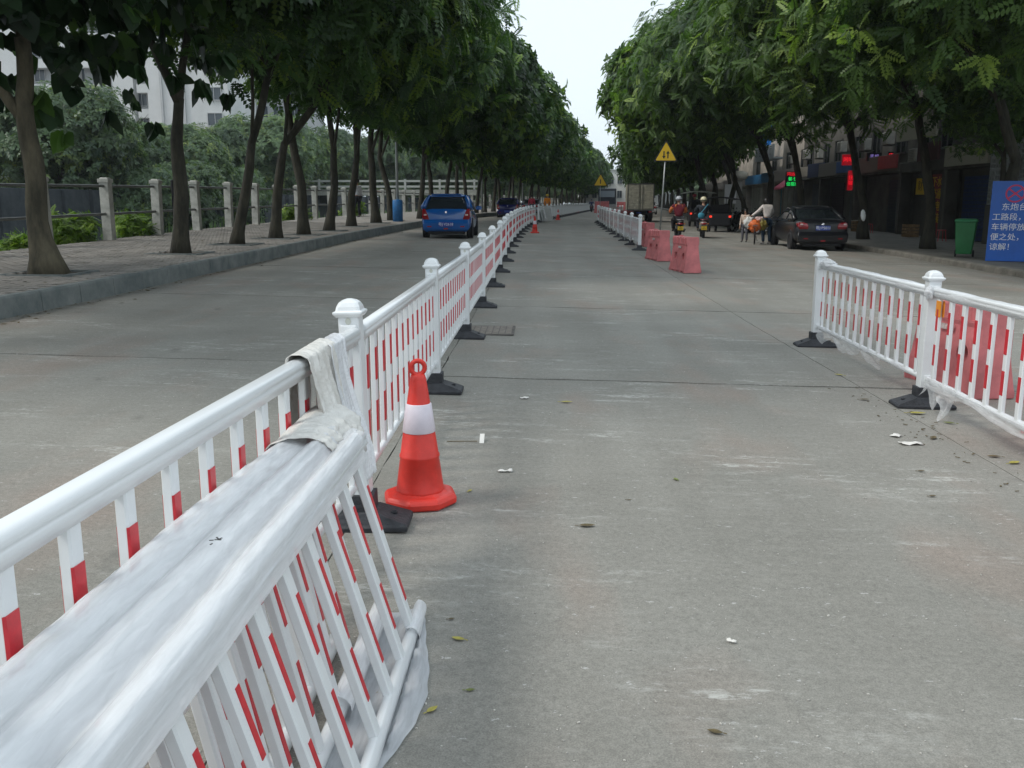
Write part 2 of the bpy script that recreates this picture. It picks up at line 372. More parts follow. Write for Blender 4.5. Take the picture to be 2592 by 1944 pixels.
colsX = [lambda y: kL(y)-.05, lambda y: -.93+bend(y)*.9, lambda y: 2.9+bend(y), lambda y: 7.1+bend(y), lambda y: kR(y)+.05]
for i in range(10):
    for c in range(4):
        dy = .55 if c == 0 else 0
        slab(rows[i]+dy, rows[i+1]+dy, colsX[c], colsX[c+1])
# ---- left pavement, its kerb and pavers
pave = sheet('left_pavement', lambda y: [(-11.45+bend(y), .235), (-9.2+bend(y), .235), (kL(y)-.12, .235)], ramp_ys(-10, 260, 2.5, 10), joint_m)
TL = [(-7.9,14.45),(-7.74,19.5),(-7.65,22.9),(-7.54,26.0),(-7.32,28.3),(-7.26,31.4),(-7.4,35.9),(-7.25,40.6),(-7.3,45.2)]
pv = MB(); pv_rand = random.Random(3)
yy = 9.0; r_ = 0
while yy < 40:
    xx = -11.3 + (.15 if r_ % 2 else 0)
    while xx < kL(yy) - .33:
        cx, cy = xx+.15, yy+.075
        if not any(abs(cx-tx) < .52 and abs(cy-ty) < .5 for tx, ty in TL):
            z = E(cx, cy) + .235 + pv_rand.uniform(-.003, .004); h = .035
            a, b = .142, .068
            vs = [(cx-a, cy-b, z), (cx+a, cy-b, z), (cx+a, cy+b, z), (cx-a, cy+b, z)]
            vs = vs + [(p[0], p[1], p[2]+h) for p in vs]
            pv.add(vs, [(4,5,6,7), (0,1,5,4), (1,2,6,5), (3,0,4,7)])
        xx += .3
    yy += .15; r_ += 1
tag(pv.build('paver_field', paver_m, pave), kind='stuff')
sheet('far_paving', lambda y: [(-11.4+bend(y), .27), (-9+bend(y), .27), (kL(y)-.15, .27)], ramp_ys(40, 260, 3, 10), paver_m, parent=pave)
for tx, ty in TL:
    M_ = MB(); z = E(tx, ty)
    M_.grid(lambda u, v: (tx-.5+u, ty-.48+v*.96, z+.255+.03*noise.noise(Vector((u*4+tx, v*4+ty, 1)))), 8, 8)
    M_.build('tree_pit', soil, pave, smooth=True)
    M_ = MB()
    for sx in (-1, 1): M_.box((tx+sx*.53, ty, z+.262), (.06, 1.1, .05)); M_.box((tx, ty+sx*.51, z+.262), (1.0, .05, .052))
    M_.build('pit_frame', kerb_m, pave)
kerb = sheet('left_kerb', lambda y: [(kL(y)-.16, -.05), (kL(y)-.02, -.05)], ramp_ys(-8, 260, 2, 8), joint_m)
y = 7.0
while y < 62:
    a, b = kL(y+.02), kL(y+.98); M_ = MB(); z0, z1 = E(a, y), E(b, y+1); j1 = .004*math.sin(y*7.3); tpz = .275
    M_.loft([[(x_-.17, yq, z-.05), (x_+j1, yq, z-.05), (x_-.012+j1, yq, z+tpz-.03), (x_-.035+j1, yq, z+tpz), (x_-.17, yq, z+tpz)] for x_, yq, z in ((a, y+.006, z0), (b, y+.994, z1))])
    M_.build('kerb_stone', kerb_m, kerb, bevel=.006); y += 1
M_ = MB(); M_.loft([[(kL(q)-.17, q, E(kL(q), q)-.05), (kL(q), q, E(kL(q), q)-.05), (kL(q)-.02, q, E(kL(q), q)+.275), (kL(q)-.17, q, E(kL(q), q)+.275)] for q in ramp_ys(62, 262, 3, 6)])
M_.build('far_kerb', kerb_m, kerb)
# ---- right pavement and its kerb
pave_r = sheet('right_pavement', lambda y: [(kR(y)+.2, .14), (14+bend(y), .15), (16.9+bend(y), .16)], ramp_ys(8, 260, 3, 10), mat('right_paving', (.10,.10,.09), .85, col2=(.17,.165,.15), scale=1.5, bump=.3, bscale=30))
kerb_r = sheet('right_kerb', lambda y: [(kR(y)+.03, -.04), (kR(y)+.2, -.04)], ramp_ys(8, 260, 3, 8), joint_m)
kr_m = mat('right_kerb_stone', (.14,.13,.11), .9, col2=(.24,.225,.195), scale=3, bump=.4, bscale=40)
y = 17.0
while y < 62:
    a, b = kR(y), kR(y+1); z0, z1 = E(a, y), E(b, y+1); M_ = MB()
    M_.loft([[(x_, yq, z-.05), (x_+.24, yq, z-.05), (x_+.24, yq, z+.15), (x_+.03, yq, z+.15), (x_+.005, yq, z+.12)] for x_, yq, z in ((a, y+.006, z0), (b, y+.994, z1))])
    M_.build('kerb_stone', kr_m, kerb_r, bevel=.006); y += 1
M_ = MB(); M_.loft([[(kR(q), q, E(kR(q), q)-.05), (kR(q)+.24, q, E(kR(q), q)-.05), (kR(q)+.24, q, E(kR(q), q)+.15), (kR(q)+.02, q, E(kR(q), q)+.15)] for q in ramp_ys(62, 262, 3, 6)])
M_.build('far_kerb', kr_m, kerb_r)
# ================================================================ trees
def fronds(near=True):
    """one compound leaf along +Y, drooping, as quads"""
    q = []
    if near:
        L_, n = .56, 6
        def c(t): return Vector((0, L_*t, .05*t - .17*t*t))
        for i in range(n):
            t = .22 + .72*i/(n-1); b = c(t); ln = .155*(1 - .45*abs(t-.45)); wd = .042
            for s_ in (-1, 1):
                dr = Vector((s_*.92, .42, -.28)).normalized(); sd = Vector((-.4*s_, .9, 0)).normalized()
                q.append([b, b + dr*ln*.45 - sd*wd, b + dr*ln, b + dr*ln*.5 + sd*wd])
        b = c(.97); q.append([b, b+Vector((.04,.06,-.01)), b+Vector((0,.15,-.06)), b+Vector((-.04,.06,-.01))])
    else:
        L_ = .58
        for t, ln in ((.25, .22), (.62, .24)):
            b = Vector((0, L_*t, .04*t-.16*t*t))
            for s_ in (-1, 1):
                dr = Vector((s_*.9, .5, -.3)).normalized(); sd = Vector((-.4*s_, .9, 0)).normalized()*.085
                q.append([b, b + dr*ln*.45 - sd, b + dr*ln, b + dr*ln*.5 + sd])
        b = Vector((0, .5, -.1)); q.append([b-Vector((0,.2,-.05)), b+Vector((.08,.05,0)), b+Vector((0,.24,-.1)), b+Vector((-.08,.05,0))])
    return np.array([[tuple(p) for p in f] for f in q])
def heart():
    o = [(0,.06,0), (.34,-.05,-.02), (.56,.30,-.06), (.34,.78,-.10), (0,1.2,-.18), (-.34,.78,-.10), (-.56,.30,-.06), (-.34,-.05,-.02)]
    v = np.array(o)*.22; return np.array([[v[0],v[1],v[2],v[3]], [v[0],v[3],v[4],v[5]], [v[0],v[5],v[6],v[7]]])
def crown(name, seed, n_ros, rad, m, proto, per=6, lobes=13, scale=1.0, flat=.8, droop=.35, fill=.3):
    g = np.random.default_rng(seed); rx, ry, rz = rad
    lc = []
    for i in range(lobes):
        th = 2*math.pi*i/lobes*2.618 + g.uniform(-.3,.3); h = -0.75 + 1.6*((i+.5)/lobes); k_ = math.sqrt(max(0, 1-min(1, abs(h))**2))
        rr = k_*g.uniform(.5,.72) if i else 0
        lc.append((rx*rr*math.cos(th), ry*rr*math.sin(th), rz*h*.72, g.uniform(.27,.54)*(1.15-.25*abs(h))*min(rx,ry)))
    lc = np.array(lc)
    idx = g.integers(0, lobes, n_ros); L_ = lc[idx]
    dv = g.normal(size=(n_ros, 3)); dv /= np.linalg.norm(dv, axis=1)[:, None]; dv[:, 2] = np.where(g.random(n_ros) < .72, abs(dv[:, 2]), dv[:, 2])
    rr = L_[:, 3]*np.where(g.random(n_ros) < fill, g.uniform(.35,.9,n_ros), g.uniform(.86,1.1,n_ros))
    P = L_[:, :3] + dv*rr[:, None]*np.array([1, 1, flat])
    out_ = P/np.array([rx, ry, rz]); out_ = out_/np.maximum(np.linalg.norm(out_, axis=1), .2)[:, None]
    D_ = dv*.6 + out_*.6 + np.array([0,0,.25]); D_ /= np.linalg.norm(D_, axis=1)[:, None]
    nf, npn = proto.shape[0], proto.shape[1]
    tone_r = np.clip(g.normal(.44,.24,n_ros) + .12*g.normal(0,1,lobes)[idx], 0, .98)
    tone_r = np.where(g.random(n_ros) < .05, g.uniform(.8,1,n_ros), tone_r)
    V = []; T = []
    for k_ in range(per):
        a = 2*math.pi*(k_/per) + g.uniform(0, 6.28, n_ros)*.16 + np.arange(n_ros)*1.7
        ref = np.where(abs(D_[:, 2:3]) > .9, np.array([[1.,0,0]]), np.array([[0,0,1.]]))
        u = np.cross(D_, ref); u /= np.linalg.norm(u, axis=1)[:, None]; v = np.cross(D_, u)
        f = u*np.cos(a)[:, None] + v*np.sin(a)[:, None] + D_*g.uniform(.15,.7,n_ros)[:, None]; f[:, 2] -= droop*g.uniform(.4,1.5,n_ros)
        f /= np.linalg.norm(f, axis=1)[:, None]
        up = D_*.6 + np.array([0,0,.7]) + g.normal(0,.22,(n_ros,3)); r1 = np.cross(f, up); r1 /= np.maximum(np.linalg.norm(r1, axis=1), 1e-3)[:, None]; up = np.cross(r1, f)
        sc = scale*g.uniform(.55,1.4,n_ros)
        B = np.stack([r1, f, up], axis=1)*sc[:, None, None]            # rows = local axes
        q = np.einsum('fpk,nkj->nfpj', proto, B) + P[:, None, None, :]
        V.append(q.reshape(-1, 3)); T.append(np.repeat(np.clip(tone_r + g.normal(0,.09,n_ros), 0, 1), nf))
    V = np.concatenate(V); T = np.concatenate(T).astype(np.float32); F = len(T)
    me = bpy.data.meshes.new(name); me.vertices.add(len(V)); me.vertices.foreach_set('co', V.astype(np.float32).ravel())
    me.loops.add(F*npn); me.loops.foreach_set('vertex_index', np.arange(F*npn, dtype=np.int32))
    me.polygons.add(F); me.polygons.foreach_set('loop_start', np.arange(0, F*npn, npn, dtype=np.int32)); me.polygons.foreach_set('loop_total', np.full(F, npn, dtype=np.int32))
    me.update(calc_edges=True); at = me.attributes.new('tone', 'FLOAT', 'FACE'); at.data.foreach_set('value', T)
    me.materials.append(m); me.validate(); return me
FN, FF, HT = fronds(True), fronds(False), heart()
RL = (5.0, 4.1, 3.8)
crown_LN = [crown('left_crown', 11+i, 1600, RL, leafA, FN, lobes=17) for i in range(2)]
crown_LF = [crown('left_crown_far', 31+i, 1700, RL, leafA, FF, lobes=15, per=6, scale=1.1) for i in range(2)]
crown_RN = [crown('right_crown', 51+i, 2100, (5.8,4.5,4.4), leafB, FN, lobes=21, scale=.84) for i in range(2)]
crown_RF = [crown('right_crown_far', 71+i, 1800, (5.6,4.3,4.2), leafB, FF, lobes=17, per=6, scale=1.1) for i in range(2)]
crown_H = crown('heart_leaf_crown', 91, 1150, (4.8,4.2,2.4), leafC, HT, per=5, lobes=18, scale=1.25, droop=1.5, fill=.3)
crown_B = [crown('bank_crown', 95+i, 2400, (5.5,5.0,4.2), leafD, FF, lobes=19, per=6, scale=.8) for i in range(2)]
def tree(name, label, x, y, pts, limbs, cr, cloc, crot=0, csc=(1,1,1), base_r=.2, zoff=.27, group=None, m=None, flare=1.5, seed=0, cat='tree'):
    t = thing(name, label, cat, (x, y, zoff), 0, group)
    M_ = MB(); P = [Vector(p) for p in pts]; n = len(P)
    # a finer, slightly crooked line through the trunk points
    def line(Pts, r0, r1, fl):
        fine = []; rad = []; N_ = (len(Pts)-1)*4
        for i in range(N_+1):
            u = i/4; a = min(int(u), len(Pts)-2); f = u-a; q = Pts[a].lerp(Pts[a+1], f)
            k_ = Vector((noise.noise(q*.9+Vector((x, y, 0))), noise.noise(q*.9+Vector((y, x, 3))), 0))*.07*min(1, i/3)
            fine.append(q+k_); tt = i/N_; r = r0 + (r1-r0)*tt
            if fl and i < 3: r *= 1 + (fl-1)*(1-i/3)**2
            rad.append(r*(1+.07*noise.noise(q*2.5)))
        return fine, rad
    f, rd = line(P, base_r, base_r*.62, flare); f[0].z -= .12; M_.tube(f, rd, 18 if y < 60 else 9, rough=.16)
    for (i, q, r) in limbs:
        a = P[i]; b = Vector(q); mid = a.lerp(b, .5) + Vector((0, 0, .15*(b-a).length)); ff, rr = line([a - (P[i]-P[i-1]).normalized()*.1, mid, b], base_r*r, base_r*.16, 0); M_.tube(ff, rr, 8)
        for s_ in (-1, 1, 0):
            c = b + Vector((s_*1.1, (1-abs(s_))*1.3-.5, .7)); g2, h2 = line([mid.lerp(b, .35+.2*s_), c], base_r*.17, base_r*.05, 0); M_.tube(g2, h2, 5, caps=False)
    M_.build('trunk', m or bark, t, smooth=True)
    co = bpy.data.objects.new('crown', cr); C.objects.link(co); co.parent = t; co.location = cloc; co.rotation_euler = (0, 0, crot); co.scale = csc
    return t
stdlimbs = lambda n, s: [(n-1, (s*2.2, .6, 6.2), .55), (n-1, (-s*1.4, -.9, 6.4), .5), (n-2, (s*1.2, -1.4, 5.2), .38), (n-1, (.2, 1.2, 7.2), .45)]
GL = 'street trees along the left pavement'; GR = 'street trees along the right pavement'
tree('heart_leaf_tree', 'pale stout trunk with big heart shaped leaves, closest tree on the railing side', *TL[0], [(0,0,0),(-.1,0,1.1),(-.12,.05,2.4),(-.08,.05,3.6)],
     [(2, (-1.9,-.3,4.3), .6), (3, (.9,.2,5.2), .6), (3, (-.5,.9,5.4), .5)], crown_H, (-.1,-.2,4.75), .4, (1,1,.95), .175, group=GL, m=bark_l, flare=1.9)
tree('street_tree', 'dark trunk forking into a wide Y above the railing', *TL[1], [(0,0,0),(.12,0,1.2),(.1,0,2.3),(.2,0,3.2)],
     [(3, (-1.3,.2,5.6), .62), (3, (.75,.1,5.6), .6), (3, (.6,1.5,6.5), .3)], crown_LN[0], (1.0,0,7.3), 0, (1,1,1.0), .165, group=GL, flare=1.35)
tree('street_tree', 'slim dark trunk leaning strongly towards the road, beside the Y forked tree', *TL[2], [(0,0,0),(.3,0,1.2),(.55,0,2.5),(1.15,0,4.3)], stdlimbs(4,1), crown_LN[1], (1.2,0,6.95), 1.2, (1,1,1), .135, group=GL)
tree('street_tree', 'dark trunk leaning right and crossing in front of a straighter one', *TL[3], [(0,0,0),(.1,0,1.2),(.4,0,2.6),(1.6,.1,4.0)], stdlimbs(4,1), crown_LN[0], (1.3,0,6.95), 2.3, (1,1,1), .145, group=GL)
tree('street_tree', 'straight dark trunk just behind the leaning crossing one', *TL[4], [(0,0,0),(-.05,0,1.5),(-.25,0,3),(-.4,0,4.4)], stdlimbs(4,1), crown_LN[1], (1.1,0,7.0), 4.0, (1,1,1.02), .15, group=GL)
tree('street_tree', 'dark trunk bending right, third before the blue based lamp post', *TL[5], [(0,0,0),(.25,0,1.4),(.3,0,2.8),(.1,0,4.4)], stdlimbs(4,1), crown_LN[0], (1.4,0,6.95), 5.1, (1,1,1), .145, group=GL)
tree('street_tree', 'dark S curved trunk second before the blue based lamp post', *TL[6], [(0,0,0),(.05,0,1.2),(.3,0,2.6),(.35,0,4.4)], stdlimbs(4,1), crown_LN[1], (1.5,0,6.95), 2.9, (1,1,1), .155, group=GL)
tree('street_tree', 'upright dark trunk hiding half of a walker by the railing', *TL[7], [(0,0,0),(-.1,0,1.5),(-.15,0,3),(-.1,0,4.5)], stdlimbs(4,1), crown_LN[0], (1.5,0,6.95), .9, (1,1,1), .175, group=GL)
tree('street_tree', 'thin trunk standing right beside the blue lamp post base', *TL[8], [(0,0,0),(-.2,0,1.4),(-.5,0,3),(-.4,0,4.5)], stdlimbs(4,1), crown_LN[1], (1.5,0,7.0), 3.7, (1,1,1), .15, group=GL)
tree('street_tree', 'tree nearest the camera whose boughs hang into the top of the picture', -8.2, 8.6, [(0,0,0),(.1,0,1.5),(.15,0,3),(.2,0,4)], stdlimbs(4,1), crown_LN[1], (1.0,-.4,7.6), .2, (.9,.9,.85), .2, group=GL)
y = 49.5; i = 0
farL = 'one of the dark trunked street trees in the far left row beyond the lamp post'
protos = []
while y < 265:
    x = kL(y) - .75; i += 1
    lab = farL
    if len(protos) < 4:
        s_ = [.25,-.2,.4,.05][len(protos)]
        t = tree('street_tree', lab, x, y, [(0,0,0),(s_*.4,0,1.4),(s_,0,3),(s_*1.6,0,4.6)], stdlimbs(4,1), crown_LF[i % 2], (1.7,0,6.7), i*1.3, (1.02,1,1.0), .15, group=GL)
        protos.append(t)
    else:
        t = dup(protos[i % 4], (x, y, .27), i*.0, label=lab)
        k_ = rnd.uniform(.84, 1.08); t.scale = (k_, k_, k_*rnd.uniform(.92,1.08))
        for ch in t.children:
            if ch.name.startswith('crown'): ch.rotation_euler.z = i*2.1
    y += rnd.uniform(4.0, 5.2) if y < 120 else rnd.uniform(5.5, 7)
RT = [(12.7,19.5,'large leafy tree beside the blue notice board, only its boughs in view'), (12.75,26.0,'dark trunk between the green bin and the blue notice board'),
      (13.0,31.2,'dark trunk standing in front of the blue shutter'), (13.3,38.3,'dark trunk beside the black sedan and the red lit sign'),
      (12.5,44.6,'dark trunk beside the green and red lit sign'), (12.1,49.5,'thick dark trunk behind the woman with the bicycle'),
      (11.85,53.5,'crooked black trunk before the striped shutters'), (11.3,56.5,'crooked forked trunk before the light blue door'), (10.9,60.5,'black crooked trunk nearest the white canopy of the tricycle')]
for i, (x, y, lab) in enumerate(RT):
    s_ = [.1,.2,-.1,-.25,-.1,.1,-.45,.35,-.3][i]
    tree('street_tree', lab, x, y, [(0,0,0),(s_*.5,0,1.4),(s_*1.6-.1,0,2.7),(s_-.6,0,4.4)], [(3,(-3.2,.5,6.6),.6),(3,(.9,-.9,6.4),.5),(2,(-2.0,-1.4,5.4),.4),(3,(-1.4,1.6,7.4),.45)],
         (crown_RN[i % 2] if i < 6 else crown_RF[i % 2]), (-2.6 if i > 1 else -1.7, 0, 7.7), i*1.37, (1,1,1.0), .19 if i < 6 else .17, .15, GR)
M_low = tree('street_tree', 'young tree with low bright sprays hanging beside the blue notice board', 13.9, 28.4, [(0,0,0),(.1,0,1.2),(0,0,2.2),(-.1,0,3)], [(3,(-.9,0,3.6),.5),(3,(.6,.4,4.4),.5)], crown_RN[0], (-.1,0,4.4), .5, (.42,.42,.40), .1, .15, GR)
protos = []; y = 66; i = 0
while y < 265:
    x = kR(y) + 1.1; i += 1; lab = 'one of the street trees in the far right row beyond the truck'
    if len(protos) < 3:
        s_ = [.2,-.3,.1][len(protos)]
        t = tree('street_tree', lab, x, y, [(0,0,0),(s_*.5,0,1.4),(s_,0,2.7),(s_-.6,0,4.4)], [(3,(-3,.5,6.4),.6),(3,(.9,-.9,6.4),.5),(3,(-1.4,1.6,7.2),.45)], crown_RF[i % 2], (-2.4,0,7.0), i*1.9, (1,1,1.05), .18, .15, GR); protos.append(t)
    else:
        t = dup(protos[i % 3], (x, y, .15), 0, label=lab); k_ = rnd.uniform(.92, 1.1); t.scale = (k_, k_, k_)
        for ch in t.children:
            if ch.name.startswith('crown'): ch.rotation_euler.z = i*2.1
    y += rnd.uniform(4.6, 6) if y < 120 else rnd.uniform(6, 8)
# trees on the far bank of the canal
GB = 'trees on the far bank of the canal'
for i, (x, y, z, s_, lab) in enumerate([(-32.5,62,5.6,1.05,'tall dark dense tree on the far bank behind the heart leaf tree'), (-32,71,4.5,.8,'pale green tree on the far bank left of the Y forked trunk'),
        (-31.5,80,5.1,.88,'round pale tree on the far bank behind the Y forked trunk'), (-33,92,5.6,.95,'round tree on the far bank right of the Y forked trunk'),
        (-30,101,6.8,1.1,None),(-43,70,5.6,1.0,None),(-48,58,5.0,.9,None),(-34,106,7.2,1.0,None),(-33,118,7.6,1.1,None),(-30,128,7.6,1.1,None),(-26,140,7.6,1.1,None),(-22,150,7.6,1.1,None),(-17,158,7.8,1.15,None),(-12,166,8,1.15,None),(-7,176,8,1.15,None)]):
    lab = lab or 'one of the green trees in the hazy row across the canal'
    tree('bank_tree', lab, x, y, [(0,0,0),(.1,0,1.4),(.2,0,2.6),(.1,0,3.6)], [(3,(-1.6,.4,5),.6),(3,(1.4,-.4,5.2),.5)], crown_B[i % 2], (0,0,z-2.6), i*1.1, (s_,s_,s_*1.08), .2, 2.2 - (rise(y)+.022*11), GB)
# ================================================================ guardrails
def rails_profile(w_=1.0, h=.078):
    p = [(.018,0),(.02,.018),(.031,.026),(.031,.040),(.027,.045),(.032,.050),(.032,.062),(.025,.072),(.012,.078)]
    p = [(x*w_, z*h/.078) for x, z in p]; return p + [(-x, z) for x, z in reversed(p)]
def m_top_rail(L_):
    M_ = MB(); M_.prism(rails_profile(), 0, L_); return M_.mesh('top_rail', white, True)
def m_bot_rail(L_):
    M_ = MB(); M_.prism([(.017*math.cos(a*math.pi/5)*1.1, .022*math.sin(a*math.pi/5)) for a in range(10)], 0, L_); return M_.mesh('bottom_rail', white, True)
def m_picket(h, sd):
    M_ = MB(); pr = [(.0145,-.019),(.0145,.019),(.010,.024),(-.010,.024),(-.0145,.019),(-.0145,-.019),(-.010,-.024),(.010,-.024)]
    M_.prism(pr, 0, h, 'z', 0)
    for za, zb in ((.125,.29),(.40,.57)):        # the strip on the lane side wraps round on to the face towards the traffic
        st = [(.0163,.019),(.0145,.019),(.0145,-.019),(.0118,-.0222),(.0108,-.0234),(.0116,-.0252),(.0128,-.0238),(.0163,-.0198)]
        M_.prism([(x*sd, y) for x, y in st], za, zb, 'z', 1)
        M_.box((-sd*.0150, .001, (za+zb)/2), (.0024, .038, zb-za), mi=1)
    return M_.mesh('picket', [white, red_m])
def m_post(h=1.045):
    M_ = MB(); M_.box((0,0,h/2+.03), (.098,.098,h-.06))
    for s_ in (-1, 1):                                             # cast sockets that take the rails
        M_.box((0, s_*.054, .945), (.078, .012, .10)); M_.box((0, s_*.054, .24), (.055, .012, .06))
        M_.lathe([(.006,0),(.011,.0),(.011,.004),(.004,.006)], (0,0,0), 8) if False else None
    return M_.mesh('post', white)
def m_cap():
    M_ = MB()
    def sq(r, z, k_=.35):
        c = r*(1-k_); return [(r,-c,z),(r,c,z),(c,r,z),(-c,r,z),(-r,c,z),(-r,-c,z),(-c,-r,z),(c,-r,z)]
    M_.loft([sq(.056,0,.05), sq(.066,.012,.05), sq(.069,.018,.05), sq(.069,.026,.06), sq(.058,.032,.15), sq(.055,.05,.25), sq(.046,.068,.35), sq(.03,.08,.4), sq(.012,.086,.4)])
    return M_.mesh('cap', white, False)
def m_base():
    M_ = MB()
    M_.loft([[(-a,-b,z),(a,-b,z),(a+.0,b,z),(-a,b,z)] for a, b, z in ((.23,.115,0),(.232,.117,.022),(.222,.108,.034),(.085,.085,.085),(.078,.078,.09))])
    M_.box((0,0,.125), (.135,.135,.085)); M_.box((0,0,.166), (.122,.122,.006))
    for s_ in (-1, 1): M_.lathe([(.016,0),(.02,.012),(.012,.013),(.010,.004)], (s_*.155, 0, .055), 10)
    return M_.mesh('base', rubber)
ME_TOP, ME_BOT, ME_PK, ME_POST, ME_CAP, ME_BASE = m_top_rail(1), m_bot_rail(1), m_picket(.675, 1), m_post(), m_cap(), m_base()
ME_PKR = m_picket(.675, -1)
M_ = MB(); M_.prism([(.0145,-.019),(.0145,.019),(.010,.024),(-.010,.024),(-.0145,.019),(-.0145,-.019),(-.010,-.024),(.010,-.024)], 0, .675, 'z', 0)
for za, zb in ((.125,.29),(.40,.57)):
    M_.box((.0150, .0085, (za+zb)/2), (.0024, .022, zb-za), mi=1); M_.box((-.0150, .0085, (za+zb)/2), (.0024, .022, zb-za), mi=1)
ME_PKL = M_.mesh('picket', [white, red_m])
def put(name, me, parent, M, bevel=0):
    o = bpy.data.objects.new(name, me); C.objects.link(o); o.parent = parent; o.matrix_local = M
    if bevel:
        b = o.modifiers.new('bevel', 'BEVEL'); b.width = bevel; b.segments = 2; b.limit_method = 'ANGLE'
    return o
# a hinge plate with a bolt, seen on the posts
def add_post(fence, x, y, o3, lean=0, rz=0, detail=True):
    M = Matrix.Translation(Vector((x, y, E(x, y))) - o3) @ Matrix.Rotation(rz, 4, 'Z') @ Matrix.Rotation(lean, 4, 'Y')
    p = put('post', ME_POST, fence, M, .008 if detail else 0)
    put('cap', ME_CAP, p, Matrix.Translation((0,0,1.03)) @ Matrix.Diagonal((1.0,1.0,.97,1)), .003 if detail else 0)
    put('base', ME_BASE, p, Matrix.Rotation(rnd.uniform(-.04,.04), 4, 'Z'), .006 if detail else 0)
    if detail:
        M_ = MB(); M_.prism([(.014*math.cos(a*.785), 1.012+.017*math.sin(a*.785)) for a in range(8)], -.053, -.0485); b = M_.build('bolt_cover', mat('lens_plastic', (.55,.56,.5), .3), p)
    return p
def add_panel(fence, a, b, o3, pickets=True, sticker=False, stuff=False):
    (x0, y0), (x1, y1) = a, b; p0 = Vector((x0, y0, E(x0, y0))); p1 = Vector((x1, y1, E(x1, y1))); L_ = (p1-p0).length; d = (p1-p0)/L_
    ry = math.atan2(-(x1-x0), y1-y0); pt = math.asin(d.z)
    B = Matrix.Translation(p0 - o3) @ Matrix.Rotation(ry, 4, 'Z') @ Matrix.Rotation(pt, 4, 'X')
    g = .062; n = 13; l_ = L_ - 2*g; sy = Matrix.Scale(l_, 4, (0,1,0))
    put('top_rail', ME_TOP, fence, B @ Matrix.Translation((0, g, .905)) @ sy)
    put('bottom_rail', ME_BOT, fence, B @ Matrix.Translation((0, g, .24)) @ sy)
    if stuff:
        M_ = MB()
        for i in range(n): M_.box((0, g + l_*(i+.5)/n, .575), (.024, .04, .65))
        o = M_.build('picket_row', white2, fence); o.matrix_local = B; tag(o, kind='stuff')
    elif pickets:
        for i in range(n): put('picket', ME_PK if x0 < 1.5 else ME_PKR, fence, B @ Matrix.Translation((0, g + l_*(i+.5)/n + rnd.uniform(-.004,.004), .25)) @ Matrix.Rotation(rnd.uniform(-.03,.03), 4, 'Z'))
    if sticker:
        M_ = MB(); M_.box((.014, 0, 0), (.004, .09, .125)); M_.box((-.014, 0, 0), (.004, .09, .125)); o = M_.build('reflector', orange_m, fence); o.matrix_local = B @ Matrix.Translation((0, g+l_*.5/n+.01, .825))
def fence_thing(name, label, pts, group=None, tilt={}, stick=(), hide_first=False, stuff=False, rails_only=False, det=6):
    x, y = pts[0]; f = thing(name, label, 'guardrail', (x, y, 0), 0, group); o3 = Vector((x, y, E(x, y)))
    for i, (x, y) in enumerate(pts):
        q = pts[min(i+1, len(pts)-1)]; p = pts[max(0, i-1)]; rz = math.atan2(-(q[0]-p[0]), q[1]-p[1])
        add_post(f, x, y, o3, tilt.get(i, rnd.uniform(-.012, .012)), rz, detail=i < det)
        if i + 1 < len(pts): add_panel(f, pts[i], pts[i+1], o3, sticker=i in stick, stuff=stuff)
    return f
LT = [(-20,-.87),(16.7,-.87),(22.9,-.88),(26,-.92),(29.1,-.91),(32.2,-.89),(35,-.87),(38,-.84),(41,-.77),(44,-.72),(47,-.63),(50,-.53),(53,-.39),(56,-.22),(59,.02),(105,4.5),(152,9.1)]
def lx(y):
    for (a, p), (b, q) in zip(LT, LT[1:]):
        if y <= b: return p + (q-p)*(y-a)/(b-a)
    return LT[-1][1]
GF = 'white guardrails fencing the road works lane'
ly = [7.42 + 3.1*i for i in range(16)]
fence_thing('guardrail_fence', 'long white guardrail with red striped pickets, from the panel stack to the bend', [(-.985,1.1),(-.86,4.22)] + [(lx(y), y) for y in ly], GF, {1: -.028, 2: -.012}, stick=(2,4,6,8,11))
fy = [57.4 + 3.05*i for i in range(31)]
fence_thing('guardrail_fence', 'distant all white wrapped guardrail curving right across the end of the lane', [(lx(y), y) for y in fy], GF, stuff=True, det=0)
fr = fence_thing('guardrail_fence', 'white guardrail at the right edge with film wrapped rails and a red barrier behind', [(3.22,10.6),(3.14,7.38),(3.05,4.26),(2.98,1.15)], GF, stick=(1,))
ff_pts = [(3.1+.021*(i*3.05)**1.0*.9*(.6+.04*i), 28.8+3.05*i) for i in range(11)]
frf = fence_thing('guardrail_fence', 'short white guardrail wrapped in film between the pink barriers and the box truck', ff_pts, GF, stick=(0,))
# film over the right guardrails: sleeves on the rails and loose sheets under them
def sleeve(name, label, a, b, zc, r, m, _='', cat='plastic wrap', amp=.012, ry=.75, seg=46, group=None, sag=0):
    (x0, y0), (x1, y1) = a, b; o3 = Vector((x0, y0, E(x0, y0)))
    L_ = math.hypot(x1-x0, y1-y0); t = thing(name, label, cat, (x0, y0, 0), 0, group)
    M_ = MB(); n = 14
    def P(u, v):
        th = 2*math.pi*v; y = u; x = x0+(x1-x0)*y; yy_ = y0+(y1-y0)*y; q = Vector((x*9, yy_*5, math.sin(th)*1.6+math.cos(th)))
        rr = r*(1+.10*noise.noise(q)+.05*noise.noise(q*3.1)) + amp*max(0, noise.noise(Vector((yy_*1.7, 3, x))))
        return (x-x0 + rr*ry*math.cos(th), yy_-y0, zc + E(x, yy_)-o3.z + rr*math.sin(th) - sag*max(0,-math.sin(th))*(.5+.5*noise.noise(Vector((yy_*2.2, 1, 1)))))
    M_.grid(P, seg, n); M_.build('film', m, t, smooth=True); return t
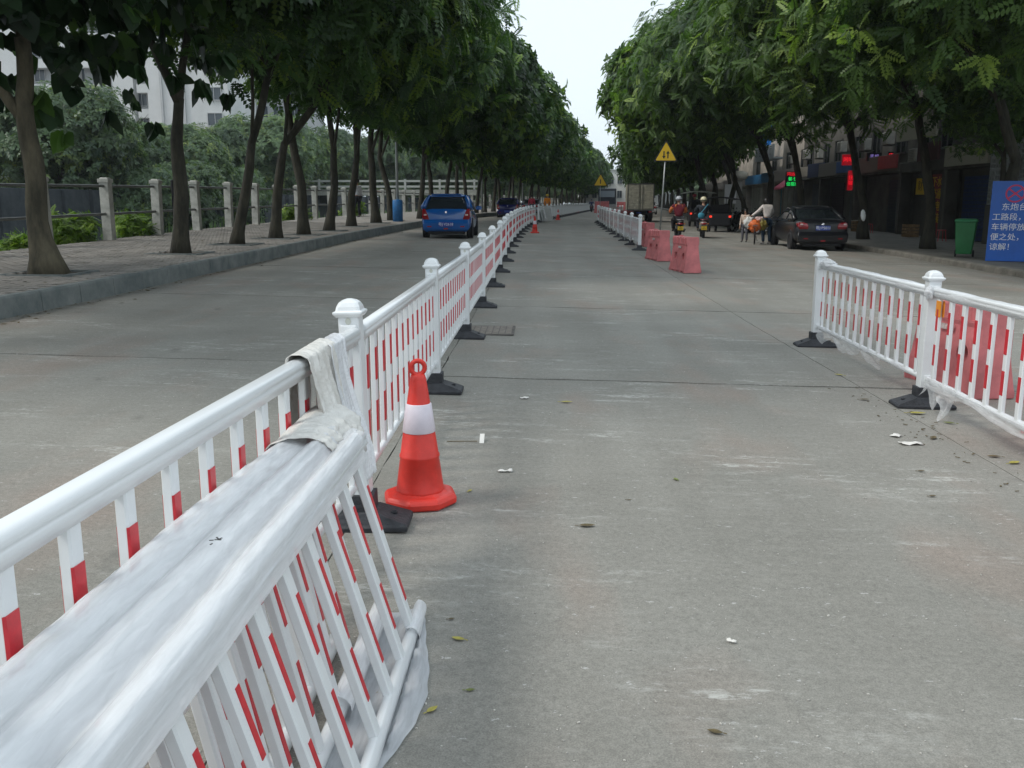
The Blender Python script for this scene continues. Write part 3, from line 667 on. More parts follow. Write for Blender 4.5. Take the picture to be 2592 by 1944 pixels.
def hanging(name, label, a, b, z_top, drop, m, cat='plastic sheet', amp=.05, seed=0, side=-1, group=None, fr_=None):
    (x0, y0), (x1, y1) = a, b; t = thing(name, label, cat, (x0, y0, 0), 0, group); o3 = E(x0, y0); M_ = MB()
    def P(u, v):
        x = x0+(x1-x0)*u; y = y0+(y1-y0)*u
        dr = drop*(.35+.65*abs(math.sin(u*math.pi*2.3+seed)))*(.75+.4*noise.noise(Vector((u*6, seed, 0))))
        q = Vector((u*5+seed, v*2, seed)); off = amp*(noise.noise(q)+.5*noise.noise(q*2.7))*(.2+v)
        return (x-x0 + side*(.02+off), y-y0, E(x, y)-o3 + z_top - dr*v)
    M_.grid(P, 40, 8); M_.build('film', m, t, smooth=True); return t
sleeve('wrapping_film', 'wrinkled film on the top rail of the farther right guardrail section', (3.217,10.48), (3.145,7.46), .945, .043, film, '', )['category'] = 'plastic wrap'
sleeve('wrapping_film', 'film on the right guardrail top rail before the red barrier', (3.137,7.30), (3.055,4.34), .945, .042, film, '')['category'] = 'plastic wrap'
sleeve('wrapping_film', 'thin film on the bottom rail of the farther right guardrail section', (3.217,10.48), (3.145,7.46), .238, .026, film, '')['category'] = 'plastic wrap'
sleeve('wrapping_film', 'film round the bottom rail before the red barrier', (3.137,7.30), (3.055,4.34), .238, .026, film, '')['category'] = 'plastic wrap'
hanging('hanging_film', 'clear torn film sagging under the farther right guardrail section', (3.215,10.45), (3.17,8.4), .24, .17, film_c, seed=1)
hanging('hanging_film', 'clear film strip hanging beside the foot of the post in front of the red barrier', (3.13,7.28), (3.10,6.7), .27, .27, film_c, seed=2.4)
hanging('hanging_film', 'clear film trailing from the post joint towards the bottom corner of the guardrail', (3.12,7.26), (3.06,4.5), .25, .10, film_c, seed=4)
# knot of film and wire where the rail meets the post
def crumple(name, label, cat, loc, size, m, seed, on=True, fr_=2.2):
    t = thing(name, label, cat, loc, 0, on_ground=on); M_ = MB()
    def P(u, v):
        th, ph = 2*math.pi*u, math.pi*v; q = Vector((math.cos(th)*math.sin(ph), math.sin(th)*math.sin(ph), math.cos(ph))); r = 1+.45*noise.noise(q*fr_+Vector((seed,)*3))+.25*noise.noise(q*fr_*2.7+Vector((seed,)*3))
        return (q.x*size[0]*r, q.y*size[1]*r, q.z*size[2]*r)
    M_.grid(P, 26, 14); M_.build('sheet', m, t, smooth=True); return t
crumple('film_knot', 'bunched film knotted on the top rail by the farthest right guardrail post', 'plastic wrap', (3.21,10.28,.975), (.055,.2,.05), film, 3)
crumple('film_knot', 'small twist of film on the post joint in front of the red barrier', 'plastic wrap', (3.08,7.30,.94), (.03,.05,.05), film, 5)
for i in range(len(ff_pts)-1):
    a, b = ff_pts[i], ff_pts[i+1]
    if i < 9:
        t = thing('wrapping_film', 'pale film on the %s section of far right guardrail counted from the pink barriers' % ['first','second','third','fourth','fifth','sixth','seventh','eighth','ninth'][i], 'plastic wrap', (a[0], a[1], 0)); M_ = MB()
        M_.grid(lambda u, v: ((b[0]-a[0])*u - .034 - .02*noise.noise(Vector((u*5, v*4, i))), .07+(b[1]-a[1]-.14)*u, E(b[0],b[1])*u-E(a[0],a[1])*u + .97 - v*(.80+.12*math.sin(u*7+i*2)) ), 16, 8)
        M_.build('film', film_c, t, smooth=True)
# ---- the stack of loose panels leaning on the guardrail
def lean_panel(label, xb, xt, y_end, zt=.735, rz=0):
    hh = .70; ang = math.atan2(xb-xt, .69); t = thing('loose_guardrail', label, 'guardrail', (xb-.035, y_end-3.0, .03), rz, 'loose guardrail panels leaning in a stack'); t.rotation_euler = (0, -ang, rz-.0117)
    put('top_rail', ME_TOP, t, Matrix.Translation((0,0,.665)) @ Matrix.Scale(3.0, 4, (0,1,0)))
    put('bottom_rail', ME_BOT, t, Matrix.Diagonal((1.25, 3.0, 1.25, 1)))
    for i in range(13): put('picket', ME_PKL, t, Matrix.Translation((0, .14+.2265*i, 0)))
    return t
lean_panel('outermost loose guardrail panel of the leaning stack, its foot farthest from the guardrail', -.455, -.66, 3.19)
lean_panel('middle loose guardrail panel of the leaning stack', -.60, -.765, 3.10)
lean_panel('innermost loose guardrail panel of the leaning stack, against the guardrail', -.72, -.86, 3.0)
def wrap_sheet():
    t = thing('plastic_wrap', 'white plastic film wrapped over the top rails of the leaning panel stack', 'plastic wrap', (-.78, 1.5, 0))
    path = [(-.612,.655),(-.620,.685)]
    path += [(-.660+.038*math.cos(R(a_)), .704+.042*math.sin(R(a_))) for a_ in (-15, 25, 60, 90, 120, 150)] + [(-.709,.722)]
    path += [(-.765+.045*math.cos(R(a_)), .722+.046*math.sin(R(a_))) for a_ in (40, 70, 100, 130)] + [(-.812,.757)]
    path += [(-.868+.048*math.cos(R(a_)), .735+.044*math.sin(R(a_))) for a_ in (50, 80, 110, 150)] + [(-.922,.742)]
    path += [(-.94,.70),(-.952,.66)]
    # resample
    pts = [Vector((a, 0, b)) for a, b in path]; N_ = 60
    def at(s_):
        u = s_*(len(pts)-1); i = min(int(u), len(pts)-2); return pts[i].lerp(pts[i+1], u-i)
    M_ = MB()
    def P(u, v):
        y = .12 + 3.0*u; s_ = v; far_ = max(0, (y-2.2)/.95)
        if s_ > .8: s_ = .8 + (s_-.8)*(.62+.9*noise.noise(Vector((y*2.6, 0, 0)))+.5*noise.noise(Vector((y*13, 0, 0)))+.25*noise.noise(Vector((y*40, 0, 0))))
        p = at(min(1, max(0, s_))); q = Vector((v*14, y*1.1, 2)); q2 = Vector((v*22, y*7, 5))
        # the bundle narrows towards its far end
        x = -.64 + (p.x+.64)*(1-.18*far_)
        n_ = .0035*noise.noise(q) + .002*noise.noise(q2) + .004*noise.noise(Vector((v*5, y*2.2, 9))) + .0024*noise.noise(Vector((v*70, y*1.3, 4))) + .0045*max(0, noise.noise(Vector((v*9+y*2, y*6, 8)))-.12) + (.006*noise.noise(Vector((v*30, y*11, 3))) if v > .7 else 0)
        return (x + .78 - .035*(1-u) + n_*.5, y-1.5, p.z - E(-.78,1.5) + .004 + n_)
    M_.grid(P, 260, 84); M_.build('film', film, t, smooth=True)
    M_ = MB()
    for q_ in range(5): a_ = q_*1.1; M_.box((.012*math.cos(a_)*q_*.4, .018*math.sin(a_)*q_*.4, 0), (.016-.002*q_, .0035, .0012), Matrix.Rotation(a_, 3, 'Z'))
    o = M_.build('pen_mark', ink_k, t); o.location = (-.745+.78, 1.98-1.5, .782-E(-.78,1.5)); return t
wrap_sheet()
sleeve('wrapping_film', 'film sleeve on the far end of the outermost leaning top rail', (-.662,2.9), (-.685,3.22), .700, .043, film, '', seg=30)['category'] = 'plastic wrap'
sleeve('wrapping_film', 'film round the foot rail end of the outermost leaning panel', (-.452,3.0), (-.452,3.24), .035, .034, film, '', seg=16)['category'] = 'plastic wrap'
sleeve('wrapping_film', 'crinkled film round the foot rail of the middle leaning panel', (-.60,2.5), (-.60,3.2), .04, .036, film, '', amp=.03, seg=30)['category'] = 'plastic wrap'
# foam sheet lying on the road under the foot of the stack
t = thing('packing_sheet', 'grey translucent packing sheet spilling on the road from under the leaning panels', 'plastic sheet', (-.5, 2.7, 0)); M_ = MB()
edge = [(3.27,-.45),(3.2,-.425),(3.0,-.40),(2.85,-.372),(2.67,-.352),(2.5,-.372),(2.38,-.40),(2.25,-.44),(2.15,-.475)]
def eg(y):
    for (a, p), (b, q) in zip(edge, edge[1:]):
        if y >= b: return p + (q-p)*(a-y)/(a-b)
    return edge[-1][1]
def P(u, v):
    y = 3.26 - 1.12*u; xe = eg(y); x = -.60 + (xe+.60)*v
    z = .006 + (.03*v if v < .9 else .02) *(1 if x > -.43 else 0) + .012*noise.noise(Vector((x*22, y*13, 1))) + .02*max(0, noise.noise(Vector((x*9, y*6, 7))))
    if v > .93: z = .006
    return (x+.5+.01*noise.noise(Vector((y*9, v*3, 2))), y-2.7, max(.004, z) + .02*0)
M_.grid(P, 50, 20); M_.build('sheet', foam_m, t, smooth=True)
# white sacking hung over the guardrail next to the post
def folds(name, label, x0, y0, y1, path, m, seed, amp=.012, taper=0, th=.003, skew=0):
    t = thing(name, label, 'plastic sheet', (x0, (y0+y1)/2, 0)); M_ = MB(); pts = [Vector((a, 0, b)) for a, b in path]; yc = (y0+y1)/2
    def P(u, v):
        s_ = v*(len(pts)-1); i = min(int(s_), len(pts)-2); p = pts[i].lerp(pts[i+1], s_-i)
        over = max(0, 1-abs(v-.45)*2.4); y = yc + (u-.5)*(y1-y0)*(1-taper*(abs(v-.42))*1.2) + skew*(v-.4)
        f = amp*(1-over*.72)*(noise.noise(Vector((u*5+seed, v*1.3, seed)))*1.9 + 1.2*noise.noise(Vector((u*14+seed+v*2, v*2.2, seed+4))) + .35*noise.noise(Vector((u*26, v*9, seed))) + .35*abs(noise.noise(Vector((u*9, v*15, seed+9)))))
        return (p.x + f, y-yc, p.z + .4*f)
    M_.grid(P, 54, 60); o = M_.build('sheet', m, t, smooth=True, solid=th); return t
folds('sacking_sheet', 'crumpled white plastic sheet slung over the guardrail beside the nearest capped post', -.885, 3.26, 3.66,
      [(-.07,.62),(-.075,.74),(-.065,.86),(-.05,.94),(-.042,.99),(-.02,1.005),(.012,1.004),(.040,.99),(.052,.94),(.066,.86),(.085,.78),(.10,.70),(.088,.66),(.07,.69)], sack_m, 3, .026, .1)
folds('sacking_sheet', 'thin white film strip hanging from the rail down to the ends of the leaning panels', -.87, 3.55, 3.84,
      [(-.05,.90),(-.042,.97),(-.025,.998),(.01,1.0),(.036,.985),(.045,.93),(.065,.83),(.095,.72),(.13,.62),(.15,.52),(.16,.42)], film, 8, .016, .12, .002, skew=-.16)
folds('sacking_sheet', 'beige crumpled film bunched on top of the leaning stack below the guardrail', -.80, 2.86, 3.42,
      [(-.10,.56),(-.125,.66),(-.115,.73),(-.08,.775),(-.03,.79),(.03,.785),(.075,.765),(.10,.73),(.115,.69)], sack_m, 14, .03, .35, skew=.06)
# ---- water filled barriers
def barrier_proto():
    L_, H_ = 1.04, .80; M_ = MB()
    st = [(-.52,.98),(-.49,1.0),(-.44,.90),(-.16,.88),(-.12,.84),(.12,.84),(.16,.88),(.44,.90),(.49,1.0),(.52,.98)]
    rings = []
    for y, k_ in st:
        prof = [(.21,0),(.215,.05),(.20,.10),(.165,.30),(.145,.50),(.135,.60),(.150,.64),(.150,.765),(.135,.80)]
        top = .79 + (.012 if abs(y) > .46 else 0)
        pr = [(x*k_*(1 if z < .6 else 1), z if z < .79 else top) for x, z in prof]
        yy_ = lambda z: y*(1 - .10*min(1, z/.8)) if abs(y) > .4 else y
        rings.append([(x, yy_(z), z) for x, z in pr] + [(-x, yy_(z), z) for x, z in reversed(pr)])
    M_.loft(rings); o = M_.build('shell', pink, None, bevel=.012)
    K = MB()
    for s_ in (-1, 1): K.wheel((0, s_*.25, .36), .085, 1.0, 'x', 20, prof=[(.0001,-.5),(.085,-.5),(.085,.5),(.0001,.5)])
    for i in range(5):
        for s_ in (-1, 1): K.lathe([(.042,.66),(.05,.83)], (s_*.150, -.36+.18*i, 0), 12)
    for i in range(3): K.box((.0, -.3+.3*i, .0), (.6, .11, .07))
    k_ = K.build('cutter', pink)
    bo = o.modifiers.new('b', 'BOOLEAN'); bo.object = k_; bo.operation = 'DIFFERENCE'; bo.solver = 'EXACT'
    bpy.context.view_layer.update(); me = bpy.data.meshes.new_from_object(o.evaluated_get(bpy.context.evaluated_depsgraph_get()))
    bpy.data.objects.remove(o); bpy.data.objects.remove(k_); me.name = 'shell'; return me
ME_BAR = barrier_proto()
def barrier(label, x, y, rz, sticker=True, cap=True):
    t = thing('water_barrier', label, 'water barrier', (x, y, 0), rz, 'pink red plastic water barriers')
    put('shell', ME_BAR, t, Matrix())
    M_ = MB(); M_.lathe([(.045,0),(.05,.004),(.05,.02),(.02,.026)], (0, .3, .80), 12); M_.build('filler_cap', pink, t)
    if sticker: M_ = MB(); M_.box((-.141, .0, .565), (.004, .20, .05), Matrix.Rotation(.1, 3, 'Y')); M_.build('sticker', mat('worn_sticker', (.5,.42,.4), .6, noise_amt=.3, scale=30), t)
    return t
barrier('pink water barrier standing alone in front, closest to the black scooter', 3.33, 21.15, R(11))
barrier('pink water barrier half hidden behind the one in front of it', 3.17, 24.7, R(11))
barrier('pink water barrier directly behind the end post of the film wrapped guardrail', 3.60, 31.3, R(8))
barrier('red water barrier seen through the pickets of the right guardrail', 3.80, 8.25, R(9))
barrier('red water barrier at the right picture edge behind the lower rail', 3.76, 6.05, R(5))
# ---- traffic cones
def cone(label, x, y, fine=True, sc=1.0):
    t = thing('traffic_cone', label, 'traffic cone', (x, y, 0), rnd.uniform(0, .4), 'orange red traffic cones with a white sleeve', sc=sc)
    n = 28 if fine else 14
    def rad(z): return .128 + (.042-.128)*(z-.06)/(.69-.06)
    M_ = MB(); M_.lathe([(.196,0),(.2,.012),(.2,.035),(.186,.056),(.15,.064),(.134,.072)], n=8 if fine else 8, ph=.5); M_.build('base', cone_m, t, bevel=.014 if fine else 0, smooth=False)
    M_ = MB(); M_.lathe([(rad(.06)+.006,.06),(rad(.08),.08),(rad(.245),.245),(rad(.25)+.004,.252),(rad(.255)+.004,.262),(rad(.262),.268),(rad(.69),.665),(.036,.685),(.02,.692)], n=n); M_.build('body', cone_m, t, smooth=True)
    M_ = MB(); M_.lathe([(rad(.385)+.001,.385),(rad(.39)+.004,.388),(rad(.53)+.004,.532),(rad(.54)+.001,.536)], n=n); M_.build('sleeve', cone_w, t, smooth=True)
    if fine:
        M_ = MB(); M_.tube([(.036*math.cos(a*math.pi/10), .0, .722+.036*math.sin(a*math.pi/10)) for a in range(21)], .0125, 8, caps=False); M_.build('ring', cone_m, t, smooth=True)
    else:
        M_ = MB(); M_.lathe([(.02,.69),(.025,.74),(.01,.75)], n=8); M_.build('ring', cone_m, t)
    return t
cone('large orange red traffic cone next to the nearest guardrail post', -.628, 4.60)
cone('traffic cone by the left guardrail, second nearest', -.24, 40.4, False)
cone('small distant traffic cone in front of the wrapped white guardrail', 1.25, 65.5, False)
cone('farthest tiny traffic cone, where the guardrail meets the bend', 4.25, 104, False, 1.15)
# ---- wrapped bundle of panels by the bend
t = thing('wrapped_panel_bundle', 'bundle of film wrapped guardrail panels leaning at the left guardrail just before the bend', 'bundle', (.25, 58.4, 0), R(-12)); M_ = MB()
for i in range(3): M_.box((-.2+.2*i, 0, .5), (.09, 1.7, .85), Matrix.Rotation(-.22, 3, 'Y'))
M_.build('panel_bundle', white2, t, bevel=.02)
M_ = MB(); M_.grid(lambda u, v: (.08+.25*v+.05*noise.noise(Vector((u*6, v*4, 0))), -1.35+2.7*u, .98-.9*v), 14, 8); M_.build('film', film, t, smooth=True)
# ---- litter, leaves, cover in the road
leafy = mat('fallen_leaf_green', (.14,.17,.03), .6, noise_amt=.3, scale=40); leafd = mat('fallen_leaf_dry', (.10,.075,.03), .7, noise_amt=.4, scale=40); leafyel = mat('fallen_leaf_yellow', (.36,.32,.06), .6, noise_amt=.2, scale=40); paper = mat('litter_paper', (.72,.70,.66), .7)
def fallen(label, x, y, s, rz, m, curl=.3):
    t = thing('fallen_leaf', label, 'fallen leaf', (x, y, .004), rz, 'fallen leaves on the road'); M_ = MB()
    wdt = [0,.24,.36,.34,.22,0]; vs = []; fs = []
    for i, w_ in enumerate(wdt):
        u = i/5; z = curl*s*(.10+.5*(u-.5)**2)
        vs += [(s*(u-.5), -w_*s*.6, z + curl*s*.22*w_*2), (s*(u-.5), 0, z), (s*(u-.5), w_*s*.6, z+curl*s*.22*w_*2)]
    for i in range(5):
        a = i*3; fs += [(a, a+3, a+4, a+1), (a+1, a+4, a+5, a+2)]
    M_.add(vs, fs); M_.build('blade', m, t, smooth=True)
    M_ = MB(); M_.tube([(-s*.5,0,curl*s*.2), (-s*.72,s*.05,curl*s*.1+.002)], .0018, 4); M_.build('stalk', m, t); return t
for a in [('dark green fallen leaf in the middle of the bare lane', .80,5.12,.055,1.9,leafy), ('long thin curled leaf in front of the traffic cone to its right', .24,4.29,.085,.1,leafd),
          ('yellow green leaf lying beside the plastic sheet at the foot of the stack', -.33,2.585,.05,.9,leafyel), ('yellow leaf just past the end of the outermost loose panel', -.29,3.06,.055,2.8,leafyel),
          ('small brown leaf above the yellow one', -.33,3.22,.03,.4,leafd), ('olive curled leaf right of the traffic cone base', -.38,4.79,.045,1.2,leafyel),
          ('green fallen leaf by itself left of the lane centre near the bottom', -.22,2.71,.035,.2,leafy), ('yellow leaf near the far foot of the right guardrail', 2.89,8.71,.10,2.4,leafyel),
          ('green leaf behind the seam right of the paper scraps', 3.10,6.78,.09,2.7,leafy), ('yellow leaf touching the rubber foot of the right guardrail', 2.98,7.08,.14,0,leafyel),
          ('bright yellow crumpled leaf at the right picture edge', 3.04,5.70,.10,.5,leafyel), ('dry brown leaf left of the bright yellow one', 2.98,5.84,.09,2.9,leafd),
          ('dry leaf on the seam above the paper scraps', 2.74,7.57,.09,.1,leafd), ('dark twig like leaf alone on the right of the lane', 2.35,5.45,.055,.2,leafd),
          ('thin dark leaf stalk near the bottom middle of the picture', .54,2.52,.05,2.8,leafd), ('pale yellow leaf far up the lane', .22,7.14,.10,.1,leafyel),
          ('brown leaf in the lane left of the bare centre', .49,4.72,.03,0,leafd), ('small dry leaf right of the cement patches', 2.21,4.95,.05,.3,leafd), ('withered leaf beside the paper scraps', 2.78,6.30,.10,1.0,leafd), ('curled green leaf left of the cone under the guardrail', -.78,5.5,.05,1.0,leafy)]:
    fallen(*a)
def scrap(label, x, y, dx, dy, rz):
    t = thing('paper_scrap', label, 'litter', (x, y, .005), rz); M_ = MB(); M_.grid(lambda u, v: ((u-.5)*dx, (v-.5)*dy, .006+.012*noise.noise(Vector((u*3+x, v*3, y)))), 6, 4); M_.build('sheet', paper, t, smooth=True, solid=.001)
scrap('white paper scrap by the seam below the right guardrail foot', 2.55,6.12,.15,.07,.1); scrap('smaller crumpled white scrap just above the first one', 2.53,6.33,.08,.06,.8)
scrap('thin orange white wrapper lying below the cone at its right', -.20,5.18,.085,.03,.1); scrap('tiny white scrap beyond the pale yellow leaf', -.12,7.25,.07,.04,.2); scrap('tiny bright scrap in the front lane', .71,3.11,.035,.014,-.4)
t = thing('plastic_spoon', 'thin stick with a white tip lying right of the traffic cone', 'litter', (-.45,5.83,.004)); M_ = MB(); M_.tube([(-.16,-.01,.006),(.04,0,.006)], .003, 5); M_.build('stick', leafd, t); M_ = MB(); M_.box((.07,.03,.014), (.03,.09,.008), Matrix.Rotation(.5,3,'X')); M_.build('tip', paper, t)
t = thing('litter_twigs', 'broken twigs and dry leaf bits along the seam near the right guardrail', 'litter', (2.75,6.4,.003)); M_ = MB()
for i in range(60):
    px_, py_ = rnd.gauss(.05,.10), rnd.gauss(0,.85); a = rnd.uniform(0,3.1); l_ = rnd.uniform(.006,.035)
    M_.box((px_, py_, .004), (l_, .004+l_*.3*rnd.random(), .003), Matrix.Rotation(a, 3, 'Z'))
o = M_.build('twig_scatter', leafd, t); o['kind'] = 'stuff'
mo = thing('manhole_cover', 'square iron drain cover in the road beside the third left guardrail foot', 'manhole cover', (-.62,11.2,.003)); M_ = MB()
M_.box((0,0,.002), (.62,.82,.006)); M_.build('frame', mat('cover_frame', (.12,.11,.10), .9, noise_amt=.3), mo)
M_ = MB()
for i in range(7):
    for j in range(9): M_.box((-.24+.08*i, -.32+.08*j, .006), (.070,.070,.004))
M_.build('plate', mat('worn_iron', (.20,.175,.15), .7, noise_amt=.3, scale=14), mo)
t = thing('leaf_litter', 'small dry leaves scattered on the left pavement and in its gutter', 'leaf litter', (-8,14,.27)); t['kind'] = 'stuff'; M_ = MB(); o3 = Vector((-8,14,E(-8,14)+.27))
for i in range(420):
    y = 9 + 32*rnd.random()**1.3
    if rnd.random() < .45: x = kL(y) + abs(rnd.gauss(.02,.16)); z = E(x, y) + .004
    else: x = rnd.uniform(-11.2, kL(y)-.2); z = E(x, y) + .276
    s_ = rnd.uniform(.02,.05); a = rnd.random()*6.28; c_, n_ = math.cos(a)*s_, math.sin(a)*s_; h = rnd.uniform(.002,.018)
    M_.add([Vector(v)-o3 for v in ((x-c_,y-n_,z),(x+n_*.45,y-c_*.45,z+h),(x+c_,y+n_,z+h*.4),(x-n_*.45,y+c_*.45,z+h*.2))], [(0,1,2,3)])
o = M_.build('leaf_scatter', leafd, t); o['kind'] = 'stuff'
# concrete crumbs
t = thing('road_grit', 'grit and cement crumbs scattered over the road surface', 'grit', (0,0,0)); t['kind'] = 'stuff'; M_ = MB()
for i in range(1400):
    y = 2.2 + 9*rnd.random()**1.4; x = rnd.uniform(-.5*y, .52*y) if rnd.random() < .6 else rnd.gauss(2.8,.5); s_ = rnd.uniform(.0015,.0045)
    M_.box((x, y, E(x, y)-E(0,0)+s_*.5+.001), (s_*rnd.uniform(1,2.4), s_, s_), Matrix.Rotation(rnd.random()*3, 3, 'Z'))
o = M_.build('grit', mat('grit_stone', (.5,.48,.44), .9, noise_amt=.4, scale=5), t); o['kind'] = 'stuff'
# ================================================================ people
def unit(v): v = Vector(v); return v.normalized()
def fingers(nodes, edges, w, el, r=.0085, s='L'):
    w = Vector(w); d = (w - Vector(el)).normalized(); side = d.cross(Vector((0,0,1)));
    side = side.normalized() if side.length > .2 else Vector((1,0,0)); palm = w + d*.07
    nodes['palm'+s] = (tuple(palm), (.035, .018)); edges.append(('wr'+s, 'palm'+s))
    for i, (o_, l_) in enumerate(((-.028,.07),(-.009,.08),(.010,.075),(.028,.058))):
        a = palm + side*o_ + d*.02; b = a + d*l_*.55 + Vector((0,0,-.012)); c = b + d*l_*.3 + Vector((0,0,-.028))
        for k_, p in ((0, a), (1, b), (2, c)): nodes['f%d%d%s' % (i, k_, s)] = (tuple(p), r*(1-.15*k_))
        edges += [('palm'+s, 'f%d0%s' % (i, s)), ('f%d0%s' % (i, s), 'f%d1%s' % (i, s)), ('f%d1%s' % (i, s), 'f%d2%s' % (i, s))]
    t = w + d*.03 + side*.035*(1 if s == 'L' else -1); nodes['th'+s] = (tuple(t), .011); t2 = t + d*.035 + side*.012*(1 if s == 'L' else -1); nodes['tt'+s] = (tuple(t2), .009); edges += [('wr'+s, 'th'+s), ('th'+s, 'tt'+s)]
STAND = dict(pel=(0,0,.95), che=(0,0,1.28), nek=(0,0,1.50), hed=(0,.02,1.64), shL=(-.19,0,1.42), elL=(-.25,-.03,1.14), wrL=(-.26,.06,.88), shR=(.19,0,1.42), elR=(.25,-.03,1.14), wrR=(.26,.06,.88),
             hiL=(-.10,0,.90), knL=(-.11,.03,.50), anL=(-.12,0,.09), toL=(-.13,.14,.04), hiR=(.10,0,.90), knR=(.11,.03,.50), anR=(.12,0,.09), toR=(.13,.14,.04))
def person(label, loc, rz, J=None, top=(.5,.5,.5), legs=(.03,.04,.08), shoe=(.04,.04,.04), hair=(.012,.01,.009), helmet=None, sc=1, long_sleeve=True, parent=None, bag=None, visor=False, thick=1.0, back=None, hairlong=False):
    p = thing('person', label, 'person', loc, rz, sc=sc)
    j = dict(STAND); j.update(J or {}); n = {}; e = []
    def V3(k_): return Vector(j[k_])
    n['pel'] = (j['pel'], (.15*thick, .11)); n['wai'] = (tuple(V3('pel').lerp(V3('che'), .5)), (.13*thick, .1)); n['che'] = (j['che'], (.165*thick, .11)); n['nek'] = (j['nek'], .052)
    hd = V3('hed'); n['chn'] = (tuple(hd + Vector((0,.01,-.06))), .062); n['hed'] = (tuple(hd), (.078,.088)); n['crn'] = (tuple(hd + Vector((0,-.005,.07))), (.06,.066)); n['nos'] = (tuple(hd+Vector((0,.098,-.015))), .014)
    e += [('pel','wai'),('wai','che'),('che','nek'),('nek','chn'),('chn','hed'),('hed','crn'),('hed','nos')]
    for s in 'LR':
        n['sh'+s] = (j['sh'+s], .062); n['el'+s] = (j['el'+s], .042); n['wr'+s] = (j['wr'+s], .027); n['hi'+s] = (j['hi'+s], .085); n['kn'+s] = (j['kn'+s], .056); n['an'+s] = (j['an'+s], .038); n['to'+s] = (j['to'+s], .03)
        e += [('che','sh'+s),('sh'+s,'el'+s),('el'+s,'wr'+s),('pel','hi'+s),('hi'+s,'kn'+s),('kn'+s,'an'+s),('an'+s,'to'+s)]
        fingers(n, e, j['wr'+s], j['el'+s], s=s)
        n['ear'+s] = (tuple(hd + Vector((-.085 if s == 'L' else .085, 0, -.01))), .016); e.append(('hed','ear'+s))
    skin('body', n, e, skin_m, p, 1)
    def mm(tag_, c, rough=.8): return mat('cloth_%s_%d_%d_%d' % (tag_, c[0]*1000, c[1]*1000, c[2]*1000), c, rough, noise_amt=.18, scale=14)
    q = {k_: (n[k_][0], tuple(a+.022 for a in n[k_][1]) if isinstance(n[k_][1], tuple) else n[k_][1]+.018) for k_ in ('pel','wai','che','shL','shR','elL','elR','wrL','wrR')}
    ed = [('pel','wai'),('wai','che'),('che','shL'),('shL','elL'),('che','shR'),('shR','elR')]
    if long_sleeve: ed += [('elL','wrL'),('elR','wrR')]
    else: q.pop('wrL'); q.pop('wrR')
    q['col'] = (tuple(V3('che').lerp(V3('nek'), .65)), .07); ed.append(('che','col'))
    skin('shirt', q, ed, mm('top', top), p, 2)
    q = {k_: (n[k_][0], tuple(a+.012 for a in n[k_][1]) if isinstance(n[k_][1], tuple) else n[k_][1]+.02) for k_ in ('pel','hiL','hiR','knL','knR','anL','anR')}
    skin('trousers', q, [('pel','hiL'),('hiL','knL'),('knL','anL'),('pel','hiR'),('hiR','knR'),('knR','anR')], mm('legs', legs), p, 2)
    for s in 'LR':
        a, b = V3('an'+s), V3('to'+s); skin('shoe', {'a': (tuple(a+(a-b)*.25+Vector((0,0,-.035))), .042), 'b': (tuple(a.lerp(b,.5)), .044), 'c': (tuple(b+(b-a)*.25), .032)}, [('a','b'),('b','c')], mm('shoe', shoe, .5), p, 1)
        M_ = MB(); M_.lathe([(.003,-.008),(.011,-.004),(.012,.003),(.004,.009)], tuple(hd+Vector((-.03 if s == 'L' else .03,.082,.012))), 8); M_.build('eye', dark, p)
    M_ = MB(); M_.box(tuple(hd+Vector((0,.086,-.052))), (.045,.008,.009)); M_.build('mouth', mat('lips', (.25,.08,.07), .5), p)
    M_ = MB()
    if helmet:
        M_.lathe([(.108,-.03),(.125,-.015),(.132,.03),(.125,.085),(.098,.13),(.055,.155),(.01,.163)], tuple(hd+Vector((0,-.01,.0))), 18, 1, 1.12); M_.build('helmet', mm('helmet', helmet, .18), p, smooth=True)
        M_ = MB(); M_.lathe([(.134,-.005),(.137,.0),(.137,.018),(.133,.022)], tuple(hd+Vector((0,-.01,0))), 18, 1, 1.12); M_.build('helmet_band', dark, p)
    else:
        M_.lathe([(.088,-.045 if not hairlong else -.14),(.1,-.02),(.1,.04),(.085,.09),(.05,.12),(.01,.128)], tuple(hd+Vector((0,-.028,.0))), 16, 1, 1.05); M_.build('hair', hair_m, p, smooth=True)
    if back:
        for s in 'LR':
            q = {k_+s: (n[k_+s][0], r_) for k_, r_ in (('sh',.092),('el',.070),('wr',.052))}; q['in'+s] = (tuple(V3('sh'+s).lerp(V3('che'), .35)+Vector((0,0,.03))), .085)
            skin('sleeve', q, [('in'+s,'sh'+s),('sh'+s,'el'+s),('el'+s,'wr'+s)], mm('sleeve', back), p, 2)
    return p
SIT = dict(pel=(0,-.12,.80), che=(0,-.07,1.12), nek=(0,-.02,1.33), hed=(0,.02,1.47), shL=(-.20,-.05,1.26), elL=(-.31,.12,1.04), wrL=(-.29,.40,1.0), shR=(.20,-.05,1.26), elR=(.31,.12,1.04), wrR=(.29,.40,1.0),
           hiL=(-.11,-.08,.76), knL=(-.19,.30,.72), anL=(-.17,.28,.33), toL=(-.17,.42,.28), hiR=(.11,-.08,.76), knR=(.19,.30,.72), anR=(.17,.28,.33), toR=(.17,.42,.28))
